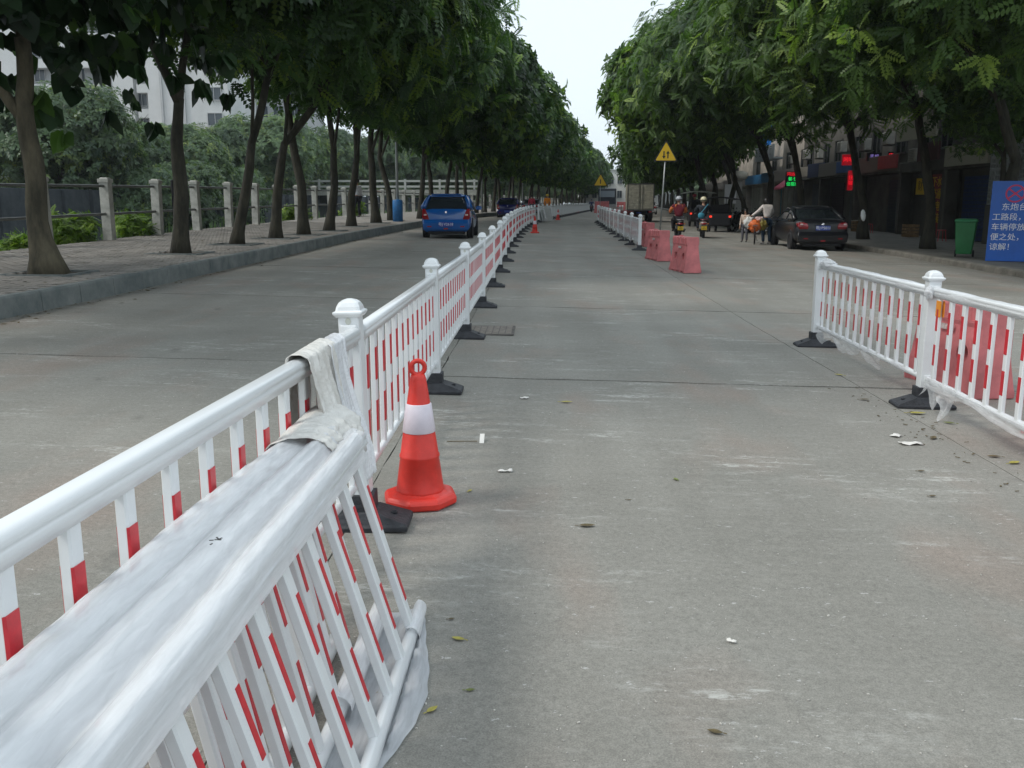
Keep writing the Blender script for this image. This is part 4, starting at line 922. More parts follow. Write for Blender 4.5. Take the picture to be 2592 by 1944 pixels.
# ================================================================ scooters
def scooter(label, loc, rz, col, plate=True, rider_side=0, group=None, trim=(.5,.5,.5), dirty=0, cat='scooter', box=False, stand=True):
    t = thing('scooter', label, cat, loc, rz, group)
    pm = mat('scooter_paint_%d_%d_%d' % tuple(int(c*999) for c in col), col, .25, coat=.5); blk = mat('scooter_black', (.02,.02,.022), .5); tr = mat('scooter_trim_%d' % int(trim[0]*999), trim, .3, coat=.4)
    for y in (-.60, .64):
        M_ = MB(); M_.wheel((0, y, .235), .235, .11, 'x', 22); w_ = M_.build('wheel', tyre, t, smooth=True)
        M_ = MB(); M_.wheel((0, y, .235), .15, .07, 'x', 18, prof=[(.03,-.035),(.14,-.03),(.155,-.02),(.155,.02),(.14,.03),(.03,.035)]); M_.build('rim', rim_m, w_, smooth=True)
    def el(y, zc, rx_, rz_, n=12): return [(rx_*math.cos(2*math.pi*k_/n), y, zc + rz_*math.sin(2*math.pi*k_/n)) for k_ in range(n)]
    M_ = MB(); M_.loft([el(-.88,.62,.05,.04), el(-.82,.60,.13,.10), el(-.62,.56,.17,.15), el(-.30,.50,.17,.17), el(-.12,.42,.14,.14)]); M_.build('rear_body', pm, t, smooth=True)
    M_ = MB(); M_.loft([el(-.84,.70,.06,.03), el(-.70,.735,.13,.05), el(-.35,.745,.145,.055), el(.0,.70,.11,.05), el(.06,.68,.05,.03)]); M_.build('seat', blk, t, smooth=True)
    M_ = MB(); M_.box((0,.20,.29), (.34,.62,.07)); M_.box((0,-.1,.33), (.28,.2,.14)); M_.build('floorboard', blk, t, bevel=.02)
    M_ = MB(); M_.loft([[(-w_,y,z),(w_,y,z),(w_*.7,y+.06,z),(-w_*.7,y+.06,z)] for w_, y, z in ((.15,.50,.27),(.22,.52,.45),(.20,.47,.75),(.13,.40,.92))]); M_.build('leg_shield', pm, t, bevel=.02)
    M_ = MB(); M_.tube([(0,.66,.24),(0,.52,.62),(0,.42,.96)], .03, 8); M_.tube([(-.33,.33,1.0),(-.15,.40,1.0),(.15,.40,1.0),(.33,.33,1.0)], .016, 8); M_.build('handlebar', blk, t, smooth=True)
    M_ = MB(); M_.loft([el(.30,.98,.09,.05), el(.40,1.0,.14,.09), el(.52,.97,.10,.08), el(.56,.95,.05,.05)]); M_.build('headlamp_cowl', pm, t, smooth=True)
    for s_ in (-1, 1):
        M_ = MB(); M_.tube([(s_*.22,.36,1.01),(s_*.30,.34,1.18)], .007, 5); M_.loft([[(s_*.30+.055*math.cos(a*.785), y, 1.21+.035*math.sin(a*.785)) for a in range(8)] for y in (.33,.35)]); M_.build('mirror', blk, t)
        M_ = MB(); M_.loft([el(.0,0,.03,.025,8), el(.06,0,.02,.02,8)]); o = M_.build('indicator', mat('amber_lens', (.6,.2,.02), .2), t); o.location = (s_*.17,-.84,.60)
    M_ = MB(); M_.loft([el(-.93,.585,.06,.025), el(-.87,.60,.13,.045), el(-.84,.60,.13,.045)]); M_.build('tail_lamp', tail, t, smooth=True)
    M_ = MB(); M_.loft([[(-.075,y,z),(.075,y,z),(.075,y+.03,z-.012),(-.075,y+.03,z-.012)] for y, z in ((-.90,.30),(-.91,.42),(-.80,.52),(-.62,.50))]); M_.build('mudguard', blk, t, bevel=.01)
    M_ = MB(); M_.prism([(.26,-.2),(.28,-.2),(.24,.0)], 0, .1, 'y') if False else M_.tube([(.15,-.25,.30),(.17,-.55,.30),(.17,-.85,.36)], [.03,.055,.045], 10); M_.build('exhaust', mat('exhaust_steel', (.2,.2,.2), .4, metal=.7), t, smooth=True)
    if plate:
        M_ = MB(); M_.box((0,-.93,.42), (.23,.008,.16)); pl = M_.build('number_plate', plate_y, t, bevel=.004)
        text('粤J', .055, ink_k, pl, face_back(0,-.936,.465)); text('3816', .07, ink_k, pl, face_back(0,-.936,.395))
    M_ = MB(); M_.box((0,-.885,.685), (.16,.02,.012)); M_.tube([(-.13,-.55,.79),(-.13,-.86,.77),(.13,-.86,.77),(.13,-.55,.79)], .011, 6); M_.build('grab_rail', tr, t, smooth=True)
    if stand: M_ = MB(); M_.tube([(-.1,.05,.25),(-.2,.0,.02)], .01, 5); M_.build('side_stand', blk, t)
    return t
OR = (.70,.20,.055)
scooter('black scooter ridden away by the rider in the orange sleeved jacket', (5.78,38.9,0), R(-2), (.016,.016,.018), trim=(.5,.5,.5), stand=False)
person('scooter rider with silver helmet, orange sleeves and dark red back', (5.78,38.9,0), R(-2), SIT, top=(.15,.012,.024), legs=(.03,.03,.035), helmet=(.42,.44,.47), back=OR, thick=1.1, sc=1.06)
scooter('white scooter with a round back wheel, ridden by the person in the cream helmet', (6.98,39.9,0), R(-6), (.52,.50,.44), trim=(.4,.03,.04), stand=False)
pr = person('scooter rider with cream helmet and dark clothes, blue bag on the back', (6.98,39.9,0), R(-6), SIT, top=(.02,.025,.035), legs=(.02,.02,.03), helmet=(.68,.62,.42), sc=1.06)
t = thing('shoulder_bag', 'light blue round bag hanging on the back of the dark clothed scooter rider', 'bag', (6.90,39.55,.0)); M_ = MB(); M_.lathe([(.03,-.13),(.11,-.11),(.14,-.02),(.13,.07),(.07,.12),(.02,.13)], (-.08,-.12,.93), 16, 1, .5); M_.build('bag_body', mat('bag_blue', (.05,.30,.42), .6, noise_amt=.2), t, smooth=True)
M_ = MB(); M_.tube([(-.12,-.14,1.02),(.04,-.16,1.22),(.22,-.02,1.42)], .017, 6); M_.build('strap', mat('bag_blue'), t)
# ================================================================ cars
def car(label, loc, rz, col, kind='hatch', plate='', name='car', plate_m=None, sc=1, L_=3.75, W=.845, detail=True):
    t = thing(name, label, 'car', loc, rz, sc=sc); pm = mat('car_paint_%d_%d_%d' % tuple(int(c*999) for c in col), col, .22 if max(col) > .03 else .3, coat=.8 if max(col) > .03 else .15, noise_amt=.05, scale=2)
    k_ = L_/3.75; hatch = kind == 'hatch'; belt = 1.0 if hatch else .98
    def ring(y, zb, zt, w_, r=.1):
        h = zt - zb; pr = [(w_*.80, zb), (w_*.96, zb+.10*h), (w_, zb+.42*h), (w_*.985, zb+.62*h), (w_*.93, zt-.10*h), (w_*.80, zt), (w_*.35, zt+.012)]
        return [(x, y*k_, z) for x, z in pr] + [(-x, y*k_, z) for x, z in reversed(pr)]
    deck = [(.0,.36,.90,W*.88),(.05,.27,.98,W*.97),(.30,.20,1.01,W)] if hatch else [(.0,.38,.93,W*.86),(.05,.26,1.02,W*.96),(.5,.19,1.04,W)]
    st = deck + [(1.2,.18,belt,W),(2.3,.18,.97,W),(2.85,.19,.93,W*.99),(3.3,.20,.84,W*.96),(3.62,.24,.74,W*.88),(3.75,.34,.62,W*.7)]
    M_ = MB(); M_.loft([ring(*a) for a in st]); M_.build('body', pm, t, smooth=True, sub=1)
    def rr(z, y0, y1, w_, c=.12):
        y0, y1 = y0*k_, y1*k_
        return [(-w_+c,y0,z),(-w_*.4,y0-.03,z),(w_*.4,y0-.03,z),(w_-c,y0,z),(w_,y0+c*1.6,z),(w_,y1-c*2,z),(w_-c,y1,z),(w_*.4,y1+.03,z),(-w_*.4,y1+.03,z),(-w_+c,y1,z),(-w_,y1-c*2,z),(-w_,y0+c*1.6,z)]
    cb = [(.93,.08,2.95,.80),(1.03,.13,2.75,.77),(1.22,.26,2.35,.69),(1.385,.42,2.0,.595)] if hatch else [(.93,.42,2.95,.80),(1.03,.62,2.75,.78),(1.22,.95,2.35,.70),(1.36,1.2,2.05,.62)]
    M_ = MB(); M_.loft([rr(*a) for a in cb]); M_.build('window_glass', glass, t, smooth=False)
    z1, a1, b1, w1 = cb[-1]; M_ = MB(); M_.loft([rr(z1-.015,a1-.05,b1+.05,w1+.02), rr(z1+.03,a1-.04,b1+.0,w1+.012), rr(z1+.075,a1+.05,b1-.15,w1-.08), rr(z1+.09,a1+.25,b1-.4,w1-.22)]); M_.build('roof', pm, t, smooth=True)
    def cr(z, y0, y1, w_, c=.12): return w_-.06, y0*k_, y1*k_
    for s_ in (-1, 1):
        M_ = MB()
        M_.tube([(s_*(cb[0][3]-.02), cb[0][1]*k_+.10, 1.0), (s_*(cb[2][3]+.005), cb[2][1]*k_+.12, 1.22), (s_*(cb[3][3]+.0), cb[3][1]*k_+.12, cb[3][0]+.02)], [.10,.075,.055] if hatch else [.09,.06,.045], 8)
        M_.tube([(s_*(cb[0][3]-.01), cb[0][2]*k_-.12, .96), (s_*(cb[3][3]+.0), cb[3][2]*k_-.12, cb[3][0]+.01)], .035, 6); M_.tube([(s_*(cb[1][3]+.01), 1.5*k_, 1.0), (s_*(cb[3][3]+.01), 1.45*k_, cb[3][0])], .03, 6)
        M_.build('pillar', pm, t, smooth=True)
        M_ = MB(); M_.loft([[(s_*(W-.02+dx), 2.42*k_+.0+y, z) for y, z in ((-.05,.93-dz),(.09,.95-dz),(.1,1.05+dz),(-.05,1.06+dz))] for dx, dz in ((0,-.02),(.10,.01),(.19,.0),(.22,-.03))]); M_.build('wing_mirror', pm, t, bevel=.015)
    for y in (.68, 3.02):
        for s_ in (-1, 1):
            r_ = .30; M_ = MB(); M_.wheel((s_*(W-.10), y*k_, r_), r_, .20, 'x', 26); w_ = M_.build('wheel', tyre, t, smooth=True)
            M_ = MB(); M_.wheel((s_*(W-.10), y*k_, r_), .19, .15, 'x', 20, prof=[(.03,-.06),(.17,-.075),(.195,-.08),(.195,.08),(.17,.075),(.03,.06)]); M_.build('rim', rim_m, w_, smooth=True)
            M_ = MB(); M_.lathe([(.35,0),(.36,.01)], (0,0,0), 22); o = M_.build('wheel_arch', dark, t); o.rotation_euler = (0, R(90), 0); o.location = (s_*(W-.012)-(.005 if s_ > 0 else -.005)*0, y*k_, r_+.03); 
    M_ = MB(); M_.loft([[(-w_,y,z),(w_,y,z),(w_*.97,y+.22,z),(-w_*.97,y+.22,z)] for w_, y, z in ((W*.80,.03,.22),(W*.90,-.07,.30),(W*.93,-.09,.50),(W*.90,-.03,.62))]); M_.build('bumper', pm, t, bevel=.03)
    M_ = MB(); M_.box((0,.25,.20), (1.2,.5,.10)); M_.build('underbody', dark, t)
    for s_ in (-1, 1):
        M_ = MB()
        if hatch: M_.loft([[(s_*x0,y,z),(s_*x1,y+.0,z),(s_*(x1+.02),y+.28,z),(s_*x0,y+.05,z)] for x0, x1, y, z in ((.56,.77,-.005,.63),(.59,.80,-.025,.72),(.66,.79,.0,.90),(.71,.775,.05,.98))])
        else: M_.loft([[(s_*x0,y,z),(s_*x1,y+.02,z),(s_*(x1+.03),y+.26,z),(s_*x0,y+.05,z)] for x0, x1, y, z in ((.48,.74,-.01,.70),(.46,.785,-.025,.78),(.50,.775,-.01,.88),(.62,.75,.03,.92))])
        lamp = M_.build('tail_lamp', tail, t, bevel=.012)
        M_ = MB(); M_.box((s_*.69,-.03,.78 if hatch else .86), (.09,.02,.05)); M_.build('reversing_lens', mat('clear_lens', (.62,.5,.48), .15), lamp, bevel=.006)
        M_ = MB(); M_.box((s_*.55,-.095,.40), (.14,.02,.035)); M_.build('reflector', tail, t)
    M_ = MB(); M_.box((0,-.105 if hatch else -.035,.47 if hatch else .74), (.46,.015,.15)); pl = M_.build('number_plate', plate_b if plate_m is None else plate_m, t, bevel=.003)
    if plate: text(plate, .12, ink_w, pl, face_back(0, -.115 if hatch else -.045, .47 if hatch else .74))
    M_ = MB(); M_.lathe([(.035,0),(.035,.012)], n=14); o = M_.build('badge', chrome, t); o.rotation_euler = (R(90),0,0); o.location = (0,-.01,.87)
    M_ = MB(); M_.tube([(.0,.10,1.02),(.0,.15,1.05),(.32,.20,1.10)] if hatch else [(-.25,.0,.83),(.25,.0,.83)], .009, 5); M_.build('wiper' if hatch else 'boot_trim', dark if hatch else chrome, t)
    M_ = MB(); M_.box((0,-.10,.33), (.14,.02,.05)); M_.build('fog_lamp', tail, t)
    M_ = MB()
    for s_ in (-1, 1): M_.box((s_*(W+.0),1.35*k_,.86), (.02,.14,.02))
    M_.build('door_handle', pm, t)
    if hatch: M_ = MB(); M_.box((0,.37,1.455), (1.0,.16,.03)); M_.build('roof_spoiler', pm, t, bevel=.012)
    # passengers' heads and seats show dark through the glass
    return t
car('bright blue hatchback driving away beside the left kerb', (-3.42,33.4,0), R(0), (.008,.10,.36), 'hatch', '粤J·V2618', sc=1.09)
car('dark navy hatchback farther ahead of the bright blue one', (-2.45,69,0), R(-3), (.012,.016,.11), 'hatch', '', sc=1.0)
car('silver grey car behind the guardrail, beyond the navy hatchback', (-.9,84,0), R(-5), (.20,.21,.24), 'sedan', '', L_=4.4)
car('black sedan parked under the trees at the right kerb', (9.38,30.9,0), R(-2.5), (.008,.009,.012), 'sedan', '粤J·P5011', L_=4.5, W=.88, sc=1.02)
t = thing('seat_cover_panel', 'white oval leaf shaped panel on a thin arm beside the black sedan', 'mirror', (10.45,31.0,0), 0); M_ = MB(); M_.loft([[(.14+.24*u+.085*math.cos(a*.628)*k_-.02*math.sin(a*.628), y, .99+.40*u+.22*math.sin(a*.628)*k_*.9) for a in range(10)] for y, k_, u in ((0,.85,.5),(.015,1,.5),(.03,.9,.5))]); M_.build('oval_panel', white2, t, smooth=True)
M_ = MB(); M_.tube([(-.12,.02,1.02),(.20,.02,1.04)], .012, 6); M_.build('arm', chrome, t); t.name = 'side_mirror_on_arm'
# ================================================================ truck
t = thing('box_truck', 'small truck with a beige ribbed box body and rear doors, driving away', 'truck', (7.05,65.5,0), R(-3)); box_m = mat('truck_box', (.30,.285,.22), .6, noise_amt=.22, scale=3)
M_ = MB(); M_.box((0,2.0,1.72), (1.80,4.0,1.80)); M_.build('cargo_box', box_m, t, bevel=.02)
for s_ in (-1, 1):
    M_ = MB(); M_.box((s_*.445,-.022,1.72), (.86,.04,1.72))
    for i in range(9): M_.box((s_*.445,-.05,.98+.185*i), (.80,.03,.085))
    M_.build('rear_door', mat('truck_door', (.46,.44,.35), .6, noise_amt=.25, scale=5), t, bevel=.008)
    M_ = MB(); M_.tube([(s_*.12,-.085,.90),(s_*.12,-.085,2.56)], .016, 6); M_.build('lock_bar', mat('dark_steel', (.1,.1,.1), .5), t)
    M_ = MB(); M_.box((s_*.68,-.05,.70), (.2,.03,.09)); M_.build('tail_lamp', tail, t)
    for y in (.75,4.9):
        M_ = MB(); M_.wheel((s_*.70,y,.40), .40, .32 if y < 1 else .2, 'x', 22); M_.build('wheel', tyre, t, smooth=True)
    M_ = MB(); M_.box((s_*.70,.2,.45), (.36,.02,.42)); M_.build('mud_flap', dark, t)
M_ = MB(); M_.box((0,-.02,2.62), (1.86,.1,.06)); M_.box((0,-.02,.82), (1.86,.1,.08))
for s_ in (-1, 1): M_.box((s_*.91,-.02,1.72), (.05,.1,1.8))
M_.build('door_frame', mat('dark_steel'), t); M_ = MB(); M_.box((0,2.6,.66), (.8,5.2,.18)); M_.box((0,.0,.55), (1.6,.08,.10)); M_.build('chassis', dark, t)
M_ = MB(); M_.loft([[(-.85,y,z0),(.85,y,z0),(.8,y,z1),(-.8,y,z1)] for y, z0, z1 in ((4.15,.55,2.1),(5.2,.5,2.1),(5.75,.5,1.3),(5.85,.5,1.0))]); M_.build('cab', mat('cab_blue', (.05,.12,.25), .35), t, bevel=.04)
M_ = MB(); M_.box((-.1,-.02,.60), (.34,.02,.12)); M_.build('number_plate', plate_b, t)
# ================================================================ tricycles, parked motorcycles
def tricycle(label, loc, rz, canopy, body, canopy_m):
    t = thing('motor_tricycle', label, 'tricycle', loc, rz); bm_ = mat('trike_body_%d' % int(body[0]*999), body, .45)
    for x, y in ((-.5,.1),(.5,.1),(0,1.75)):
        M_ = MB(); M_.wheel((x,y,.26), .26, .12, 'x', 20); M_.build('wheel', tyre, t, smooth=True)
    M_ = MB(); M_.loft([[(-a,y,z0),(a,y,z0),(a,y,z1),(-a,y,z1)] for a, y, z0, z1 in ((.52,-.35,.35,.95),(.58,-.25,.30,1.02),(.60,.6,.30,1.02),(.5,.95,.32,.7),(.3,1.5,.34,.62))]); M_.build('body', bm_, t, bevel=.05)
    M_ = MB(); M_.box((0,.25,1.0), (.9,.5,.12)); M_.box((0,-.1,1.18), (.9,.1,.4)); M_.build('seat', dark, t, bevel=.03)
    M_ = MB(); M_.tube([(0,1.8,.3),(0,1.55,.95)], .03, 6); M_.tube([(-.33,1.4,1.02),(.33,1.4,1.02)], .018, 6); M_.build('handlebar', mat('dark_steel'), t)
    for x, y in ((-.5,-.2),(.5,-.2),(-.45,1.3),(.45,1.3)):
        M_ = MB(); M_.tube([(x,y,.9),(x,y,canopy)], .016, 6); M_.build('canopy_pole', mat('dark_steel'), t)
    M_ = MB(); M_.grid(lambda u, v: (-.95+1.9*u, -.6+2.4*v, canopy-.12+.16*math.cos((u-.5)*2.6)-.03*(2*v-1)**2), 12, 8); M_.build('canopy', canopy_m, t, smooth=True, solid=.035)
    for s_ in (-1, 1): M_ = MB(); M_.box((s_*.48,-.37,.78), (.12,.03,.10)); M_.build('tail_lamp', mat('lit_tail_lamp', (.6,.02,.01), .3, emit=(1,.05,.02), estr=.8), t)
    return t
can_m = mat('canopy_grey_white', (.50,.52,.47), .6)
tricycle('motor tricycle with a wide pale arched canopy beside the parked motorcycles', (9.6,56.5,0), R(-4), 2.08, (.03,.03,.035), can_m)
person('passenger with a red cap sitting under the pale tricycle canopy', (9.35,56.6,.32), R(-4), dict(SIT), top=(.02,.02,.03), helmet=(.35,.03,.05))
tricycle('dark motor tricycle with a black hood, right beside the cream helmeted rider', (9.15,47.5,0), R(-5), 1.72, (.012,.013,.017), mat('black_hood', (.012,.012,.016), .5))
for i, (x, y, a, c, lab) in enumerate([(10.3,47.6,30,(.015,.015,.02),'dark motorcycle parked closest to the black hooded tricycle'), (10.75,46.3,40,(.02,.022,.03),'dark parked motorcycle in the middle of the row under the trees'),
        (11.0,44.6,48,(.015,.02,.025),'parked motorcycle with chrome parts behind the woman with the bicycle'), (10.9,49.6,35,(.025,.02,.02),'dark motorcycle parked behind the others by the crooked trunks')]):
    scooter(lab, (x, y, 0), R(a), c, plate=False, group='motorcycles parked under the right trees', trim=(.55,.55,.58))
# far traffic
car('dark car far down the right lane with its rear towards the camera', (9.6,88,0), R(-6), (.05,.02,.02), 'sedan', '', L_=4.4)
car('silver car far down the right side under the trees', (12.2,104,0), R(-6), (.35,.37,.38), 'sedan', '', L_=4.4)
t = thing('lorry', 'dark lorry cab facing the camera far down the road', 'lorry', (8.75,122,0), R(174)); M_ = MB(); M_.box((0,0,1.75), (2.3,2.0,2.5)); M_.build('cab', mat('lorry_dark', (.03,.035,.05), .4), t, bevel=.08)
M_ = MB(); M_.box((0,1.02,2.3), (2.0,.03,.8)); M_.build('windscreen', mat('pale_windscreen', (.2,.24,.28), .1), t); M_ = MB(); M_.box((0,1.03,.75), (2.3,.1,.5)); M_.build('bumper', mat('lorry_bumper', (.3,.3,.3), .5), t)
for s_ in (-1, 1): M_ = MB(); M_.wheel((s_*1.0,.2,.5), .5, .3, 'x', 16); M_.build('wheel', tyre, t)
for i, (x, y, lab) in enumerate([(7.15,108,'pale red barrier block left of the far dark lorry'), (9.55,106,'bright pink red barrier block right of the far dark lorry')]):
    t = thing('water_barrier', lab, 'water barrier', (x, y, 0), R(80), 'pink red plastic water barriers', sc=1.7); put('shell', ME_BAR, t, Matrix())
for i in range(4):
    barrier('small far red barrier left of the truck, %s in the slanting row' % ['nearest','second','third','last'][i], 5.0+.62*i, 62+1.9*i, R(-40), False); bpy.data.objects[-1] if False else None
fence_thing('guardrail_fence', 'short wrapped white guardrail with red barriers behind, left of the box truck', [(3.95,63),(5.6,65.4),(7.3,67.5)][:2]+[(6.0,68)], GF, stuff=True, det=0)
# far riders and walkers
person('worker in orange clothes and yellow hat on the far side of the guardrail', (.6,82,0), 0, top=(.80,.26,.02), legs=(.5,.18,.02), helmet=(.7,.5,.05), sc=1.05)
person('person in red standing left of the orange worker', (-.75,80,0), 0, top=(.45,.03,.06), legs=(.03,.03,.05), sc=1.0)
W1 = dict(STAND); W1.update(elL=(-.3,.12,1.2), wrL=(-.12,.28,1.2), knL=(-.11,.14,.5), anL=(-.12,.18,.09), toL=(-.13,.33,.05))
person('walker in a white shirt and dark trousers by the canal railing', (-9.75,49.2,.27), R(60), W1, top=(.62,.63,.66), legs=(.016,.018,.026), sc=1.14)
person('walker in a purple grey shirt beside the one in white', (-9.05,49.7,.27), R(-70), W1, top=(.12,.10,.12), legs=(.016,.018,.03), sc=1.16)
scooter('motorcycle ridden far ahead in front of the white end building', (6.5,118,0), R(-6), (.02,.02,.06), plate=False, stand=False)
person('far motorcycle rider in dark blue', (6.5,118,0), R(-6), SIT, top=(.03,.04,.12), helmet=(.05,.05,.08))
# ================================================================ bicycle, woman and bags
t = thing('bicycle', 'bicycle loaded with shopping bags, pushed by the woman in white', 'bicycle', (8.05,34.8,0), R(-14)); bk = mat('bike_steel', (.22,.22,.21), .4, metal=.6)
for y in (-.52,.52):
    M_ = MB(); M_.wheel((0,y,.33), .33, .035, 'x', 28, prof=[(.305,-.012),(.318,-.017),(.33,0),(.318,.017),(.305,.012)]); w_ = M_.build('wheel', tyre, t, smooth=True)
    M_ = MB(); M_.wheel((0,y,.33), .31, .02, 'x', 28, prof=[(.292,-.009),(.306,-.01),(.306,.01),(.292,.009)])
    for k_ in range(14): a = k_*2*math.pi/14; M_.tube([(0,y,.33),(0,y+.3*math.cos(a),.33+.3*math.sin(a))], .0016, 3, caps=False)
    M_.build('rim', rim_m, w_, smooth=True)
M_ = MB(); M_.tube([(0,-.52,.33),(0,-.05,.30),(0,-.22,.80)], .016, 6); M_.tube([(0,-.05,.30),(0,.36,.78)], .018, 6); M_.tube([(0,.52,.33),(0,.40,.66),(0,.32,.98)], .015, 6); M_.tube([(0,-.16,.62),(0,.35,.80)], .016, 6); M_.tube([(0,-.52,.33),(0,-.20,.70)], .012, 6); M_.build('frame', bk, t, smooth=True)
M_ = MB(); M_.tube([(-.28,.16,1.0),(-.2,.30,1.0),(.2,.30,1.0),(.28,.16,1.0)], .012, 6); M_.build('handlebar', chrome, t, smooth=True)
M_ = MB(); M_.loft([[(-.04,.08,.86),(.04,.08,.86),(.02,.08,.9),(-.02,.08,.9)],[(-.10,-.3,.86),(.10,-.3,.86),(.08,-.3,.92),(-.08,-.3,.92)]]); o = M_.build('saddle', dark, t, bevel=.015); o.location = (0,-.12,0)
M_ = MB(); M_.box((0,-.52,.70), (.16,.42,.02)); M_.tube([(-.07,-.52,.69),(-.03,-.54,.34)], .006, 4); M_.tube([(.07,-.52,.69),(.03,-.54,.34)], .006, 4); M_.build('carrier', bk, t); M_ = MB(); M_.wheel((.03,-.05,.30), .09, .01, 'x', 14); M_.tube([(.05,-.05,.30),(.06,-.02,.14)], .01, 4); M_.box((.09,-.02,.14), (.08,.06,.02)); M_.build('crank', bk, t)
for lab, c, off, s_, sd in [('white carrier bag bulging at the left of the bicycle load', (.66,.66,.64), (-.34,-.42,.80), (.17,.15,.19), 1), ('big orange red shopping bag on the bicycle', (.75,.17,.04), (-.14,-.52,.70), (.22,.16,.21), 2), ('olive yellow bag on the right of the bicycle load', (.22,.17,.03), (.16,-.46,.74), (.17,.14,.19), 3), ('pale pink bag lying on top of the orange one', (.65,.45,.42), (.03,-.42,.93), (.15,.12,.09), 4)]:
    crumple('shopping_bag', lab, 'bag', (8.05+off[0], 34.8+off[1], off[2]), s_, mat('bag_%d' % sd, c, .5, noise_amt=.2, scale=10), sd)
WP = dict(STAND); WP.update(che=(0,.07,1.27), nek=(0,.13,1.46), hed=(0,.19,1.58), shL=(-.18,.10,1.40), elL=(-.30,.20,1.22), wrL=(-.50,.30,1.06), shR=(.18,.08,1.40), elR=(.27,.10,1.15), wrR=(.16,.28,1.0), knL=(-.11,.12,.50), anL=(-.12,.05,.09), toL=(-.13,.18,.04))
person('woman in a white top and jeans pushing the loaded bicycle', (8.48,34.7,0), R(20), WP, top=(.66,.60,.56), legs=(.02,.045,.08), shoe=(.4,.38,.36), sc=1.0, hairlong=True)
person('small child in a pale top on the far side of the loaded bicycle', (8.0,36.3,0), R(150), None, top=(.62,.5,.42), legs=(.1,.1,.12), sc=.72)
# ================================================================ signs
sign_y = mat('sign_yellow', (.78,.50,.012), .4); steel = mat('galvanised_pole', (.33,.35,.34), .45, metal=.5, noise_amt=.15)
def warn(label, x, y, zc, s, arrows=True, lean=0, pole=None):
    t = thing('warning_sign', label, 'warning sign', (x, y, 0), 0)
    M_ = MB(); M_.tube([(-lean*zc,0.03,0),(0,.03,zc+.1)], pole or .032, 10); M_.build('pole', steel, t, smooth=True)
    h = s*.866
    def tri(k_, r=.06):
        p = []
        for i in range(3):
            c = Vector((0, 0)) ; a = R(90+120*i); c = Vector((math.cos(a), math.sin(a)))*s*k_/1.732
            for da in (-50, 0, 50): p.append((c.x*(1-r)+ s*.03*math.cos(a+R(da)), c.y*(1-r)+s*.03*math.sin(a+R(da))))
        return p
    M_ = MB(); M_.prism([(a, zc+b) for a, b in tri(1.0)], -.012, .0); pl = M_.build('plate', mat('sign_black', (.015,.015,.015), .4), t)
    M_ = MB(); M_.prism([(a, zc+b) for a, b in tri(.83)], -.016, -.0125); M_.build('face', sign_y, pl)
    if arrows:
        for s_, dr in ((-1, -1), (1, 1)):
            x_ = s_*s*.085; a, b = zc - s*.17, zc + s*.13
            M_ = MB(); M_.box((x_, -.0185, (a+b)/2 - dr*s*.03), (s*.05, .003, (b-a)*.80)); tip = b+s*.02 if dr > 0 else a-s*.02; bs = tip - dr*s*.12
            M_.prism([(x_-s*.075, bs), (x_+s*.075, bs), (x_, tip)] if dr > 0 else [(x_+s*.075, bs), (x_-s*.075, bs), (x_, tip)], -.020, -.017); M_.build('arrow', ink_k, pl)
    else:
        M_ = MB(); M_.box((0,-.018,zc+.02), (s*.07,.003,s*.3)); M_.build('symbol', ink_k, pl)
    return t
warn('yellow triangular two way traffic sign with two black arrows on a grey pole', 4.95, 37.2, 3.32, .93, lean=.045)
warn('smaller distant yellow triangular warning sign left of the truck', 6.1, 95, 3.3, 1.45, False)
M_ = MB()
t = thing('notice_board', 'large blue notice board with white Chinese text and a red no stopping symbol', 'notice board', (12.13,25.35,.15), R(-22)); M_.box((.95,0,1.06), (1.9,.05,2.12)); bd = M_.build('panel', mat('notice_blue', (.008,.10,.45), .35, noise_amt=.08, scale=2), t)
for s_ in (.15,1.75): M_ = MB(); M_.tube([(s_,.06,0),(s_,.06,2.1)], .025, 8); M_.build('support', steel, t)
rm = mat('symbol_red', (.55,.02,.10), .4)
def annulus(cx, cz, r0, r1, y, n=36):
    M_ = MB(); vs = []; fs = []
    for k_ in range(n):
        a = 2*math.pi*k_/n; vs += [(cx+r0*math.cos(a), y, cz+r0*math.sin(a)), (cx+r1*math.cos(a), y, cz+r1*math.sin(a))]
    for k_ in range(n): a, b = 2*k_, 2*((k_+1) % n); fs.append((a, a+1, b+1, b))
    M_.add(vs, fs); return M_
cx, cz = .56, 1.79
M_ = annulus(cx, cz, .195, .235, -.030); M_.box((cx,-.030,cz), (.41,.004,.042), Matrix.Rotation(R(38),3,'Y')); M_.box((cx,-.0315,cz), (.41,.004,.042), Matrix.Rotation(R(-38),3,'Y')); M_.build('no_stopping_symbol', rm, bd)
for i, ln in enumerate(['　东炮台桥施', '工路段，禁止', '车辆停放，不', '便之处，敬请', '谅解！']):
    text(ln, .205, ink_w, bd, face_back(.06 + (.0), -.031, 1.43-.265*i), 'lettering', .002, 'LEFT', .0)
